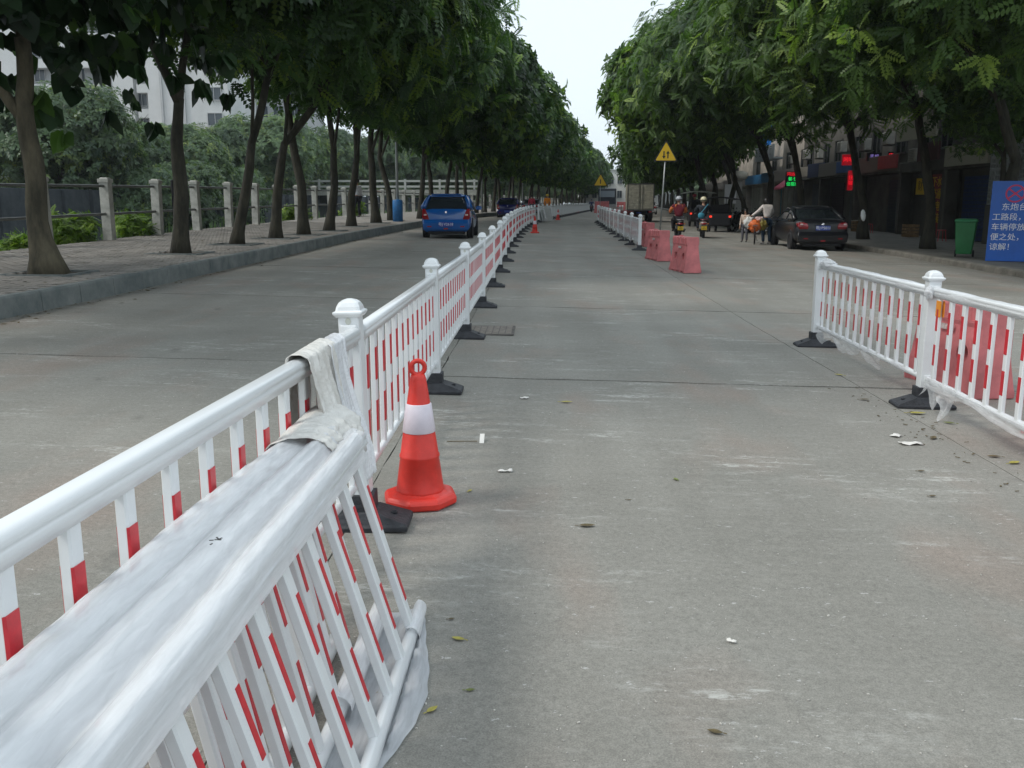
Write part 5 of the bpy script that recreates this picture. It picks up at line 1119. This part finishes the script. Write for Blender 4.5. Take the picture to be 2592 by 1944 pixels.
# ---- green litter bin
t = thing('wheelie_bin', 'tall green plastic wheelie bin on the right pavement', 'bin', (12.2,26.8,.15), R(-28)); gm = mat('bin_green', (.02,.17,.055), .45, noise_amt=.1, scale=4)
M_ = MB(); M_.loft([[(-a,-b,z),(a,-b,z),(a,b,z),(-a,b,z)] for a, b, z in ((.20,.20,.09),(.235,.25,.45),(.27,.30,.98),(.27,.30,1.0))]); bb = M_.build('bin_body', gm, t, bevel=.02)
M_ = MB(); M_.loft([[(-a,-b,z),(a,-b,z),(a,b,z),(-a,b,z)] for a, b, z in ((.29,.32,1.0),(.295,.33,1.03),(.27,.30,1.075),(.20,.22,1.09))]); M_.build('lid', mat('bin_lid', (.04,.23,.10), .4), t, bevel=.012)
M_ = MB(); M_.tube([(-.2,.34,.98),(.2,.34,.98)], .016, 8); M_.build('handle', gm, t)
for s_ in (-1, 1): M_ = MB(); M_.wheel((s_*.23,.17,.10), .10, .05, 'x', 16); M_.build('wheel', tyre, t)
text('环卫', .12, ink_w, t, Matrix.Translation((-.245,-.02,.55)) @ Matrix.Rotation(R(-90),4,'Z') @ Matrix.Rotation(R(84),4,'X'))
# ---- street lamps
def lamp(label, x, y, h=5.2, base=True, sc=1):
    t = thing('street_lamp', label, 'street lamp', (x, y, .27), 0, sc=sc)
    if base: M_ = MB(); M_.lathe([(.24,0),(.24,.96),(.22,1.0),(.1,1.02)], n=14); M_.build('base_cover', mat('lamp_base_blue', (.02,.14,.36), .5, noise_amt=.2), t, smooth=True)
    M_ = MB(); M_.tube([(0,0,.0),(0,0,h*.82),(.06,0,h*.86)], [.075,.055,.05], 10); M_.build('pole', mat('lamp_pole_grey', (.30,.32,.31), .5, metal=.3), t, smooth=True)
    M_ = MB(); M_.tube([(.06,0,h*.86),(.35,0,h*.915),(.9,0,h*.975)], .032, 8); M_.build('arm', mat('lamp_pole_grey'), t, smooth=True)
    M_ = MB(); M_.loft([[(x_,-a,z-.03),(x_,a,z-.03),(x_,a*.6,z+.05),(x_,-a*.6,z+.05)] for x_, a, z in ((.85,.05,h*.975),(1.05,.12,h*.995),(1.55,.11,h*1.045),(1.7,.04,h*1.06))]); M_.build('lamp_head', mat('lamp_head_grey', (.42,.44,.44), .4), t, bevel=.02)
    return t
lamp('street lamp with a bright blue base cover among the left trees', -6.75, 43.6, 4.9)
for i, yy_ in enumerate((73, 100, 128)):
    lamp('slim grey street lamp pole among the %s left trees' % ['far', 'farther', 'farthest'][i], kL(yy_)-.6, yy_, 7.5, False)
# ================================================================ canal railing
t = thing('canal_railing', 'railing of pale stone posts and two dark iron pipes along the canal', 'railing', (-11.1, 11, 0)); o3 = Vector((-11.1, 11, E(-11.1, 11)))
M_ = MB(); M_.box((0,0,.72), (.24,.24,1.52)); me_p = M_.mesh('post', stone); M_ = MB(); M_.box((0,0,1.51), (.285,.285,.10)); M_.box((0,0,1.575), (.22,.22,.035), tp=.8); me_c = M_.mesh('cap', stone)
M_ = MB(); M_.tube([(0,0,0),(0,1,0)], .034, 8); me_r = M_.mesh('pipe', iron, True)
prev = None; i = 0; yy_ = 11.15
while yy_ < 205:
    x = -11.1 + bend(yy_); z = E(x, yy_) + .25; P = Vector((x, yy_, z)) - o3
    p = put('post', me_p, t, Matrix.Translation(P) @ Matrix.Rotation(rnd.uniform(-.02,.02),4,'Y'), .012 if i < 14 else 0); put('cap', me_c, p, Matrix(), .01 if i < 14 else 0)
    if prev is not None:
        d = P - prev; L_ = d.length; B = Matrix.Translation(prev) @ d.to_track_quat('Y','Z').to_matrix().to_4x4() @ Matrix.Scale(L_,4,(0,1,0))
        for zz in (.68, 1.38): put('pipe', me_r, t, Matrix.Translation((0,0,zz)) @ B)
    prev = P; yy_ += 3.06 if yy_ < 90 else 4; i += 1
t = thing('yellow_rag', 'yellow rag tied to the canal railing left of the Y forked trunk', 'rag', (-10.75,26.9,.27)); M_ = MB(); M_.grid(lambda u, v: (.0+.14*u+.03*math.sin(v*9), .02*math.sin(u*9), 1.45-.42*v), 6, 8); M_.build('cloth', mat('rag_yellow', (.45,.33,.08), .8), t, smooth=True, solid=.01)
t = thing('iron_pole', 'thin dark iron pole standing beside the railing left of the Y forked trunk', 'pole', (-10.65,26.6,.27)); M_ = MB(); M_.tube([(0,0,0),(0,0,1.55)], .05, 8); M_.tube([(0,0,1.55),(.2,0,1.55)], .02, 6); M_.build('post', dark, t)
# shrubs and bank plants
def shrub(label, x, y, s, m, zoff=.1, n=110, seed=1, cat='shrub', proto=None):
    t = thing('shrub', label, cat, (x, y, zoff)); me = crown('foliage', seed, n, (s*1.0, s*.8, s*.55), m, FN if proto is None else proto, per=5, lobes=6, scale=.45)
    o = bpy.data.objects.new('foliage', me); C.objects.link(o); o.parent = t; o.location = (0,0,s*.35)
    M_ = MB()
    for i in range(5): a = i*1.26; M_.tube([(0,0,-.1),(.3*s*math.cos(a),.3*s*math.sin(a),s*.3)], .012, 4)
    M_.build('stem', bark, t); return t
shrub('bright green shrub below the railing between the two left tree trunks', -11.9, 23.0, .95, leafE, .1, 170, 5)
shrub('bright green shrub right of the second stone post behind the railing', -11.75, 26.2, .85, leafE, .1, 150, 6)
shrub('low weeds at the foot of the railing far left', -11.9, 20.5, .4, leafE, .1, 60, 8)
shrub('yellow green bush by the railing near the walkers', -11.5, 43, .8, leafE, .2, 120, 9); shrub('yellow green bush beyond the lamp post', -10.6, 52, 1.0, leafE, .2, 120, 12)
g = np.random.default_rng(4); q = np.array([[(-.012,0,0),(.012,0,0),(.006,.02,.28),(-.006,.03,.30)]])
n = 9000; yv = 14+g.random(n)**1.5*90; xv = -12.2 - g.random(n)**1.3*16; V = []
zf = np.array([E(a, b) + np.interp(a - bend(b), [-30.35,-27.5,-17,-13.2,-11.8], [-.86,-1.3,-1.3,-.94,.2]) if not (-26.6 < a < -17.6) else -9 for a, b in zip(xv, yv)])
sc_ = g.uniform(.7,2.3,n)*(.6+yv/60); an = g.random(n)*6.28; ca, sa = np.cos(an), np.sin(an)
B = q[0][None]*sc_[:, None, None]; V = np.stack([B[..., 0]*ca[:, None]-B[..., 1]*sa[:, None]+xv[:, None], B[..., 0]*sa[:, None]+B[..., 1]*ca[:, None]+yv[:, None], B[..., 2]+zf[:, None]-.02], -1).reshape(-1, 3)
me = bpy.data.meshes.new('bank_grass'); me.from_pydata(V.tolist(), [], np.arange(n*4).reshape(-1, 4).tolist()); at = me.attributes.new('tone', 'FLOAT', 'FACE'); at.data.foreach_set('value', g.random(n).astype(np.float32)*.7); me.materials.append(leafD); me.update()
o = bpy.data.objects.new('bank_grass', me); C.objects.link(o); tag(o, 'long grass and weeds growing on the canal bank', 'grass', kind='stuff')
for i, (x, y, s_, lab) in enumerate([(-28.6,66,2.6,'large dark bush hanging over the far canal wall'), (-28.6,72,3.4,'second large bush hanging over the far canal wall'), (-28.4,84,3.2,'bush over the canal wall seen between the slim trunks')]):
    t = thing('shrub', lab, 'shrub', (x, y, -.6)); o = bpy.data.objects.new('foliage', crown_B[i % 2]); C.objects.link(o); o.parent = t; o.scale = (s_*.2,s_*.28,s_*.26); o.location = (0,0,1.5)
# ---- bridge over the canal, white rails
t = thing('road_bridge', 'distant road bridge over the canal with two white rails', 'bridge', (-20,106,2.0)); wm = mat('bridge_white', (.40,.41,.38), .6)
M_ = MB(); M_.box((0,0,-.1), (26,5,.6)); M_.build('deck', mat('bridge_concrete', (.30,.30,.27), .8, noise_amt=.2), t)
for zz in (.55, 1.15): M_ = MB(); M_.box((0,-2.4,zz), (26,.12,.22)); M_.build('rail', wm, t)
for i in range(14): M_ = MB(); M_.box((-12.6+1.94*i,-2.4,.75), (.22,.20,1.2)); M_.build('rail_post', wm, t)
M_ = MB(); M_.box((-6,0,-1.8), (1,4.6,3.2)); M_.box((4,0,-1.8), (1,4.6,3.2)); M_.build('pier', mat('bridge_concrete'), t)
t = thing('red_banner', 'small red sign beyond the blue hatchback by the left trees', 'sign', (-5.5,62,.27)); M_ = MB(); M_.prism([(-.32,1.35),(.32,1.35),(.0,.85),(-.0,.85)], 0, .03); M_.build('panel', mat('sign_red', (.6,.02,.03), .5), t); M_ = MB(); M_.tube([(0,.03,0),(0,.03,1.3)], .02, 6); M_.build('post', iron, t)
# ================================================================ apartment blocks behind the canal
def windows(parent, x0, x1, y, z0, z1, nx, nz, w_, h_, wall, fr=None, gl=None):
    fr = fr or mat('window_frame', (.45,.46,.47), .6); gl = gl or mat('far_window_glass', (.06,.075,.09), .15)
    F = MB(); F.box((0,-.04,h_/2+.04),(w_+.16,.1,.08)); F.box((0,-.04,-h_/2-.04),(w_+.16,.1,.08)); F.box((-w_/2-.04,-.04,0),(.08,.1,h_)); F.box((w_/2+.04,-.04,0),(.08,.1,h_)); F.box((0,-.03,0),(.05,.06,h_)); fm = F.mesh('window', fr)
    G_ = MB(); G_.box((0,.0,0),(w_,.03,h_)); gm_ = G_.mesh('pane', gl)
    for i in range(nx):
        for k_ in range(nz):
            x = x0+(x1-x0)*(i+.5)/nx; z = z0+(z1-z0)*(k_+.5)/nz
            o = put('window', fm, parent, Matrix.Translation((x, y, z))); put('pane', gm_, o, Matrix())
bw = mat('block_white', (.56,.57,.57), .8, noise_amt=.06, scale=.5); bg_ = mat('block_grey', (.42,.43,.44), .8, noise_amt=.1, scale=.6)
t = thing('apartment_block', 'white and grey high apartment block with balconies behind the canal trees', 'building', (-58,118,2)); M_ = MB(); M_.box((0,6,20), (22,12,40)); M_.build('wall', bg_, t)
for i in range(3): M_ = MB(); M_.box((-8+7.0*i,-.75,20), (2.6,1.5,40)); M_.build('bay', bw, t)
windows(t, -11.5, 11.5, -.06, 1, 40, 9, 13, 1.3, 1.5, bw)
for k_ in range(12):
    for i in range(3): M_ = MB(); M_.box((-4.5+7*i,-.9,3.0*k_+3.2), (3.4,1.6,.14)); M_.box((-4.5+7*i,-1.68,3.0*k_+3.7), (3.4,.06,1.0)); M_.build('balcony', bw, t)
t = thing('apartment_block', 'plain pale apartment block behind the Y forked tree', 'building', (-39.2,104,2)); M_ = MB(); M_.box((0,5,11.5), (9,10,23)); M_.build('wall', bw, t); windows(t, 1.5, 4.4, -.06, 1, 23, 1, 8, 1.6, 1.3, bw); M_ = MB()
for x_ in (-2.9,-.4): M_.box((x_,-.1,11.5), (.25,.2,23))
M_.build('drain_pipe', bg_, t); M_ = MB(); M_.box((0,5,23.2), (9.6,10.6,.4)); M_.build('roof', bg_, t)
t = thing('apartment_block', 'distant grey apartment block with a blue tinted top behind the heart leaf tree', 'building', (-86,135,2)); M_ = MB(); M_.box((0,6,22), (20,12,44)); M_.build('wall', bg_, t); windows(t, -9, 9, -.06, 1, 42, 7, 13, 1.5, 1.4, bw); M_ = MB(); M_.box((0,6,45), (19,11,2)); M_.build('roof', mat('blue_roof', (.12,.25,.36), .5), t)
t = thing('low_house', 'low cream house with white windows behind the canal', 'building', (-44,92,2.2)); M_ = MB(); M_.box((0,3,1.4), (10,6,2.8)); M_.build('wall', mat('cream_wall', (.50,.42,.24), .8), t); windows(t, 0.5, 5, -.05, .5, 2.4, 3, 1, .9, 1.2, bw, mat('window_white', (.6,.6,.6), .6)); M_ = MB(); M_.box((0,3,2.95), (10.6,6.6,.3)); M_.build('roof', mat('tile_orange', (.35,.15,.08), .8), t)
t = thing('low_house', 'low white building far left behind the canal wall', 'building', (-57,80,2.2)); M_ = MB(); M_.box((0,3,1.8), (14,6,3.6)); M_.build('wall', bw, t); windows(t, -6.5, 6.5, -.05, .6, 3, 6, 1, 1.4, 1.5, bw); M_ = MB(); M_.box((0,3,3.7), (14.5,6.5,.3)); M_.build('roof', bg_, t)
for i in range(3):
    t = thing('parked_van', ['white van parked on the far bank at the left picture edge','second white van parked on the far bank','third white van parked on the far bank'][i], 'van', (-37.5+2.6*i-4,66+.5*i,2.2), R(80)); M_ = MB(); M_.loft([[(-.8,y,.35),(.8,y,.35),(.78,y,z),(-.78,y,z)] for y, z in ((0,1.7),(3.0,1.85),(3.6,1.1),(4.1,.95))]); M_.build('body', white2, t, bevel=.08)
    M_ = MB(); M_.box((0,1.5,1.42), (1.6,2.6,.38)); M_.build('window_glass', glass, t)
    for s_ in (-1,1):
        for y in (.7,3.3): M_ = MB(); M_.wheel((s_*.72,y,.3), .3, .18, 'x', 14); M_.build('wheel', tyre, t)
t = thing('apartment_block', 'grey block peeping between the slim leaning trunks', 'building', (-38,128,2)); M_ = MB(); M_.box((0,5,9), (12,10,18)); M_.build('wall', bg_, t); windows(t, -5.5, 5.5, -.06, 1, 18, 5, 6, 1.4, 1.4, bw)
for i, (x, y) in enumerate([(-30,190),(-22,200),(-12,210),(-3,222),(5,232),(-38,176),(40,236),(52,226),(34,262),(12,262)]):
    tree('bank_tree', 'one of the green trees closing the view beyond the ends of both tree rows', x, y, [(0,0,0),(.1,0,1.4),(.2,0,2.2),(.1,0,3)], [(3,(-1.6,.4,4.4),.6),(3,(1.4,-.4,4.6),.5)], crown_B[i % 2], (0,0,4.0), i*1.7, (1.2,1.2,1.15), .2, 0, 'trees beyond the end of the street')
# ---- building closing the far end of the road
t = thing('end_building', 'bright white building with dark windows at the far end of the road', 'building', (20,236,0)); M_ = MB(); M_.box((0,6,4.6), (20,12,9.2)); M_.build('wall', mat('end_white', (.78,.77,.74), .8), t); windows(t, -9.5, 9.5, -.08, 1.5, 8.5, 9, 2, 1.1, 1.7, bw, mat('end_frame', (.5,.5,.5), .7)); M_ = MB(); M_.box((0,6,9.3), (20.6,12.6,.3)); M_.build('roof', bw, t)
t = thing('end_building', 'pale building rising behind the far right trees', 'building', (46,250,0)); M_ = MB(); M_.box((0,6,5.5), (26,12,11)); M_.build('wall', bw, t); windows(t, -12, 12, -.08, 1, 10.5, 9, 3, 1.3, 1.6, bw)
# ================================================================ shops along the right pavement (frontage faces -X)
XF = 16.6
def shop(label, y0, y1, h=8.4, wall=(.09,.085,.075), x=XF):
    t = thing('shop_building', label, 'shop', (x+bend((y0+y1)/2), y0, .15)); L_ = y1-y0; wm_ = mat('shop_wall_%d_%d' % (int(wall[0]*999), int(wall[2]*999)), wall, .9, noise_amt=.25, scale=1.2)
    M_ = MB(); M_.box((4.3,L_/2,h/2+1.4), (7.4,L_-.04,h-2.85)) ; M_.box((4.3,L_/2,1.4), (7.1,L_-.04,2.85)); M_.build('wall', wm_, t)
    for yy in (.12, L_-.12): M_ = MB(); M_.box((.28,yy,1.42), (.5,.24,2.84)); M_.build('column', wm_, t, bevel=.02)
    M_ = MB(); M_.box((.5,L_/2,3.05), (1.0,L_-.06,.42)); M_.build('canopy_slab', wm_, t, bevel=.02)
    return t, L_
def shutter(t, y0, y1, m, z1=2.7, x=.70):
    M_ = MB(); n = int(z1/.16)
    for i in range(n): M_.box((x, (y0+y1)/2, .08+.16*i), (.035, y1-y0, .145))
    M_.build('shutter', m, t, bevel=.012)
def board(t, y0, y1, z0, z1, m, x=-.06, name='signboard'):
    M_ = MB(); M_.box((x, (y0+y1)/2, (z0+z1)/2), (.12, y1-y0, z1-z0)); return M_.build(name, m, t, bevel=.01)
def upper(t, L_, h, n=2, balc=False):
    for k_ in range(max(1, int((h-3.6)/2.6))):
        for i in range(n):
            y = L_*(i+.5)/n; z = 4.4+2.6*k_
            M_ = MB(); M_.box((.56,y,z+.62),(.1,1.3,.08)); M_.box((.56,y,z-.62),(.1,1.3,.08)); M_.box((.56,y-.62,z),(.1,.06,1.2)); M_.box((.56,y+.62,z),(.1,.06,1.2)); M_.box((.56,y,z),(.08,.04,1.2)); w_ = M_.build('window', mat('shop_window_frame', (.10,.10,.095), .6), t)
            M_ = MB(); M_.box((.585,y,z),(.03,1.2,1.16)); M_.build('pane', glass, w_)
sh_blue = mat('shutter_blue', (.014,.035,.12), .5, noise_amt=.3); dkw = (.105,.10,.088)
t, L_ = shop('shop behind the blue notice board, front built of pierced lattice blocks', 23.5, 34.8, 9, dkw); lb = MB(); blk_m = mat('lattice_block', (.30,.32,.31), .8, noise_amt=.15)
L2 = MB(); L2.box((0,0,.18),(.12,.40,.05)); L2.box((0,0,-.18),(.12,.40,.05)); L2.box((0,.18,0),(.12,.05,.31)); L2.box((0,-.18,0),(.12,.05,.31)); L2.box((0,0,0),(.12,.05,.31)); L2.box((0,.09,0),(.118,.13,.045)); L2.box((0,-.09,0),(.118,.13,.045)); lm = L2.mesh('lattice_block', blk_m)
for i in range(14):
    for k_ in range(6): put('lattice_block', lm, t, Matrix.Translation((-.1, 11.0-.42*i, 1.75+.42*k_)))
M_ = MB(); M_.box((-.1,8.3,.77), (.16,5.9,1.5)); M_.build('parapet', mat('parapet_dark', dkw, .9), t)
t, L_ = shop('shop with the dark blue shutter between two tree trunks', 34.9, 39.0, 9, (.085,.08,.066)); shutter(t, .5, L_-.4, sh_blue, 2.6); board(t, .2, L_-.2, 2.95, 3.75, mat('fascia_beige', (.30,.29,.22), .8))
t, L_ = shop('shop with the dark red door and yellow characters', 39.1, 43.9, 9, (.07,.066,.055)); M_ = MB(); M_.box((.66,2.05,1.35), (.06,1.7,2.7)); dd = M_.build('door', mat('door_dark_red', (.24,.03,.03), .5, noise_amt=.2), t, bevel=.01)
M_ = MB(); M_.box((.50,3.45,2.2), (.04,.95,.72)); sg = M_.build('yellow_sign', mat('sign_dull_yellow', (.70,.45,.02), .6), t); text('财', .5, mat('brown_ink', (.12,.05,.01), .6), sg, face_left(.475,3.45,2.2))
for i, s_ in enumerate(('下水', '疏通', '水电', '安装')): text(s_, .48, ink_y, dd, face_left(.62,2.05,2.35-.52*i), 'lettering', .003)
board(t, .3, L_-.3, 4.2, 5.1, mat('balcony_beige', (.36,.35,.27), .8), -.3, 'balcony_parapet'); board(t, .5, 2.6, 3.25, 4.0, mat('board_dark_red', (.05,.01,.012), .6)); upper(t, L_, 9, 2)
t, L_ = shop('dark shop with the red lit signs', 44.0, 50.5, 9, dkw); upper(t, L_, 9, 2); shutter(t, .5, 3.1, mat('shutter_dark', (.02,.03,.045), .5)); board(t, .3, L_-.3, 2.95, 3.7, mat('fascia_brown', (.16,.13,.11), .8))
led_r = mat('led_red', (.3,.0,.01), .4, emit=(1,.015,.03), estr=.75); led_g = mat('led_green', (.0,.2,.03), .4, emit=(.02,1,.16), estr=.8); led_p = mat('led_purple', (.1,.08,.2), .4, emit=(.35,.25,.75), estr=.5); led_k = mat('led_black', (.008,.008,.01), .4)
def proj_sign(parent, label, x, y, z, w_, h_, back, rows, sz, chars_m=None, cat='lit sign', th=.12):
    t = thing('lit_sign', label, cat, (x, y, 0)); M_ = MB(); M_.box((0,0,z), (w_,th,h_)); b = M_.build('sign_case', back, t, bevel=.01); M_ = MB(); M_.box((w_/2+.2,0,z), (.4,.03,.03)); M_.build('bracket', iron, t)
    for i, (s_, m_) in enumerate(rows): text(s_, sz, m_, b, face_back(0, -th/2-.004, z + (len(rows)-1-2*i)*sz*.58), 'lettering', .003)
    return t
proj_sign(None, 'red lit sign box sticking out from the dark shop', 16.0, 49.2, 3.75, .62, .55, mat('led_red_dim', (.18,.0,.01), .4, emit=(1,.01,.03), estr=.14), [('网吧', led_r)], .27)
proj_sign(None, 'narrow vertical red lit sign under the red sign box', 16.05, 48.8, 2.7, .26, 1.0, mat('led_red_dim'), [('住', led_r), ('宿', led_r)], .24)
proj_sign(None, 'dark sign with small violet lit characters right of the red box', 16.9, 48.0, 3.85, .75, .42, led_k, [('手机', led_p)], .24)
proj_sign(None, 'small red lit sign at the right of the violet one', 17.2, 46.6, 3.85, .26, .38, led_k, [('店', led_r)], .24)
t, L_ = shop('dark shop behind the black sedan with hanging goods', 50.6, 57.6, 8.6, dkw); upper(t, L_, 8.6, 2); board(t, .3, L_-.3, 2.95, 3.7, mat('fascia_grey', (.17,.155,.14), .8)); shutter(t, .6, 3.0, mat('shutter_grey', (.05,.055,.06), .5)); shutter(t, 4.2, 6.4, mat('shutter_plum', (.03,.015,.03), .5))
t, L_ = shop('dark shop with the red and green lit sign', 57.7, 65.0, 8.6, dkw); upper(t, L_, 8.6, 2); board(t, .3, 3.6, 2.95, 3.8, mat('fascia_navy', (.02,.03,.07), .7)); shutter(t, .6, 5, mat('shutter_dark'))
proj_sign(None, 'lit sign with a red row above green rows of characters', 16.25, 60.6, 2.98, .92, 1.0, led_k, [('鸿运阁', led_r), ('餐·饮', led_g), ('住宿店', led_g)], .27)
M_ = MB()
# farther, lighter shop fronts with shutters, awnings and a blue board
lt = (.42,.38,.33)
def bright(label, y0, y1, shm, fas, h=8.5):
    t, L_ = shop(label, y0, y1, h, lt); n = max(3, int(L_/1.2))
    for i in range(n):
        a = .4 + (L_-.8)*i/n; M_ = MB(); M_.box((.70, a+.45*(L_-.8)/n, 1.35), (.05, .86*(L_-.8)/n, 2.6)); M_.build('shutter_leaf', shm, t, bevel=.01)
    board(t, .2, L_-.2, 2.95, 3.75, fas); upper(t, L_, h, 2); return t, L_
shL = mat('shutter_pale', (.50,.50,.44), .6, noise_amt=.12, scale=2)
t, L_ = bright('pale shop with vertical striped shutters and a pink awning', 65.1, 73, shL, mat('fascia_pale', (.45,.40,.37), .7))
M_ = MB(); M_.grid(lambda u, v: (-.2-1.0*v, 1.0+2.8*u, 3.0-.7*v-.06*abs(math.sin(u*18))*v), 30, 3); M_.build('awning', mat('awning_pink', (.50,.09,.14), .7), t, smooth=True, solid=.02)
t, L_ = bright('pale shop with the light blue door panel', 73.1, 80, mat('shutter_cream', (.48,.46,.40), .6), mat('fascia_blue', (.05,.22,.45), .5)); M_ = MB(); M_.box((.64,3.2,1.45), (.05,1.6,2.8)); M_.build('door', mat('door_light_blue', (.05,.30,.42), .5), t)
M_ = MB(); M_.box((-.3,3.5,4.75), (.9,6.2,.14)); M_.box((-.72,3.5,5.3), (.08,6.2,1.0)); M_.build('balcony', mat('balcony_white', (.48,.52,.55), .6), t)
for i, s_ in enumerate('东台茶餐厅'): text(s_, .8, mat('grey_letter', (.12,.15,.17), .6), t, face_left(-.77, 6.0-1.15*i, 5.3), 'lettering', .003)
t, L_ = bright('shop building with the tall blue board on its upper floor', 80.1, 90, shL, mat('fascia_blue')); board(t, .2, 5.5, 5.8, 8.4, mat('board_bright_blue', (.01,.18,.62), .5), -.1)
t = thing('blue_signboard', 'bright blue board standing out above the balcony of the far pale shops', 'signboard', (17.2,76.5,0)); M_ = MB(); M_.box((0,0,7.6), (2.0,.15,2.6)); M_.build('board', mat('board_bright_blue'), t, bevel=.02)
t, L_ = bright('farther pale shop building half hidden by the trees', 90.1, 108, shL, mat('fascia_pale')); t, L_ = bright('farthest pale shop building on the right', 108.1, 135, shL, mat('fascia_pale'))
# things on the shop walls
ac_m = mat('air_conditioner_casing', (.42,.42,.39), .6, noise_amt=.15, scale=6)
for i, (yy, zz) in enumerate(((37.2,4.6),(42.6,3.55),(46.2,4.5),(49.6,4.4),(54.0,4.5),(59.5,4.4),(63.2,4.5),(68.5,4.4))):
    t = thing('air_conditioner', 'air conditioner box mounted above the shop fronts, the %s one from the blue notice board' % ['first','second','third','fourth','fifth','sixth','seventh','eighth'][i], 'air conditioner', (16.75+bend(yy),yy,.15)); M_ = MB(); M_.box((0,0,zz), (.32,.85,.58)); b_ = M_.build('casing', ac_m, t, bevel=.015)
    M_ = MB()
    for k_ in range(7): M_.box((-.172,.08,zz-.21+.07*k_), (.02,.5,.02))
    M_.build('grille', iron, b_); M_ = MB(); M_.box((.1,-.3,zz-.33), (.5,.04,.05)); M_.box((.1,.3,zz-.33), (.5,.04,.05)); M_.build('bracket', iron, t)
for i, (yy, L2_, c, lab) in enumerate(((45.4,2.4,(.34,.05,.05),'plain red shop board above the dark front right of the violet sign'),(52.3,2.8,(.04,.10,.26),'plain blue shop board above the shop behind the sedan'),(55.9,2.4,(.30,.22,.07),'plain ochre shop board beside the blue one'),(62.8,2.6,(.36,.33,.28),'plain pale shop board left of the red and green lit sign'))):
    t = thing('shop_board', lab, 'signboard', (16.52+bend(yy),yy,.15)); M_ = MB(); M_.box((0,0,3.35), (.08,L2_,.62)); M_.build('board', mat('shop_board_%d' % i, c, .6, noise_amt=.12), t, bevel=.01)
wood = mat('crate_wood', (.22,.14,.07), .8, noise_amt=.3)
for i, (xx, yy, lab) in enumerate(((16.1,40.6,'wooden crate standing on the pavement before the dark red door'),(16.0,46.9,'wooden crate outside the dark shop with red lit signs'),(15.9,52.8,'wooden crate on the pavement behind the sedan'))):
    t = thing('crate', lab, 'crate', (xx,yy,.15), R(8*i)); 
    for k_ in range(4):
        for s_ in (-1,1): M_ = MB(); M_.box((0,s_*.3,.07+.14*k_), (.5,.02,.11)); M_.build('slat', wood, t); M_ = MB(); M_.box((s_*.25,0,.07+.14*k_), (.02,.58,.11)); M_.build('slat', wood, t)
    M_ = MB(); M_.box((0,0,.03), (.48,.56,.02)); M_.build('base', wood, t)
for i, (xx, yy, c, lab) in enumerate(((15.7,44.6,(.35,.04,.05),'red plastic stool on the pavement by the dark shop'),(15.6,48.2,(.05,.12,.35),'blue plastic stool on the pavement by the lit red sign'),(15.7,36.6,(.35,.04,.05),'red plastic stool before the blue shutter'))):
    t = thing('stool', lab, 'stool', (xx,yy,.15)); m_ = mat('stool_%d' % int(c[0]*99), c, .45); M_ = MB(); M_.box((0,0,.44), (.3,.3,.03)); M_.build('seat', m_, t, bevel=.01)
    for a_ in (-1,1):
        for b_ in (-1,1): M_ = MB(); M_.tube([(a_*.16,b_*.16,0),(a_*.12,b_*.12,.43)], .018, 6); M_.build('leg', m_, t)
t = thing('white_round_lamp', 'white drum shaped lamp on a pillar by the far shops', 'lamp', (15.2,72,.15)); M_ = MB(); M_.lathe([(.32,3.0),(.62,3.1),(.70,3.35),(.62,3.6),(.3,3.7)], n=18); M_.build('drum', mat('lamp_white', (.7,.68,.6), .5), t, smooth=True); M_ = MB(); M_.box((0,0,1.5), (.5,.5,3.0)); M_.build('pillar', mat('pillar_grey', (.4,.4,.38), .8), t)
t = thing('white_notice', 'white paper notice board on a post under the pale canopy trees', 'sign', (13.0,64,.15)); M_ = MB(); M_.box((0,0,1.9), (.8,.05,1.3)); M_.build('board', mat('notice_white', (.7,.7,.7), .6), t); M_ = MB(); M_.tube([(0,.05,0),(0,.05,1.6)], .03, 6); M_.build('post', iron, t)
M_ = MB()

# ================================================================ air
M_ = MB(); M_.box((0, 700, 27), (1900, 1720, 66)); hz = M_.build('haze', None); hz.data.materials.clear()
hm = bpy.data.materials.new('haze_air'); hm.use_nodes = True; hn = hm.node_tree.nodes; hn.remove(hn['Principled BSDF'])
pv_ = hn.new('ShaderNodeVolumePrincipled'); pv_.inputs['Color'].default_value = (.9, .95, 1, 1); pv_.inputs['Density'].default_value = .0003; pv_.inputs['Anisotropy'].default_value = .2
hm.node_tree.links.new(pv_.outputs[0], hn['Material Output'].inputs['Volume']); hz.data.materials.append(hm); hz['kind'] = 'stuff'; hz['label'] = 'thin pale haze in the air over the street'
hz.display_type = 'BOUNDS'
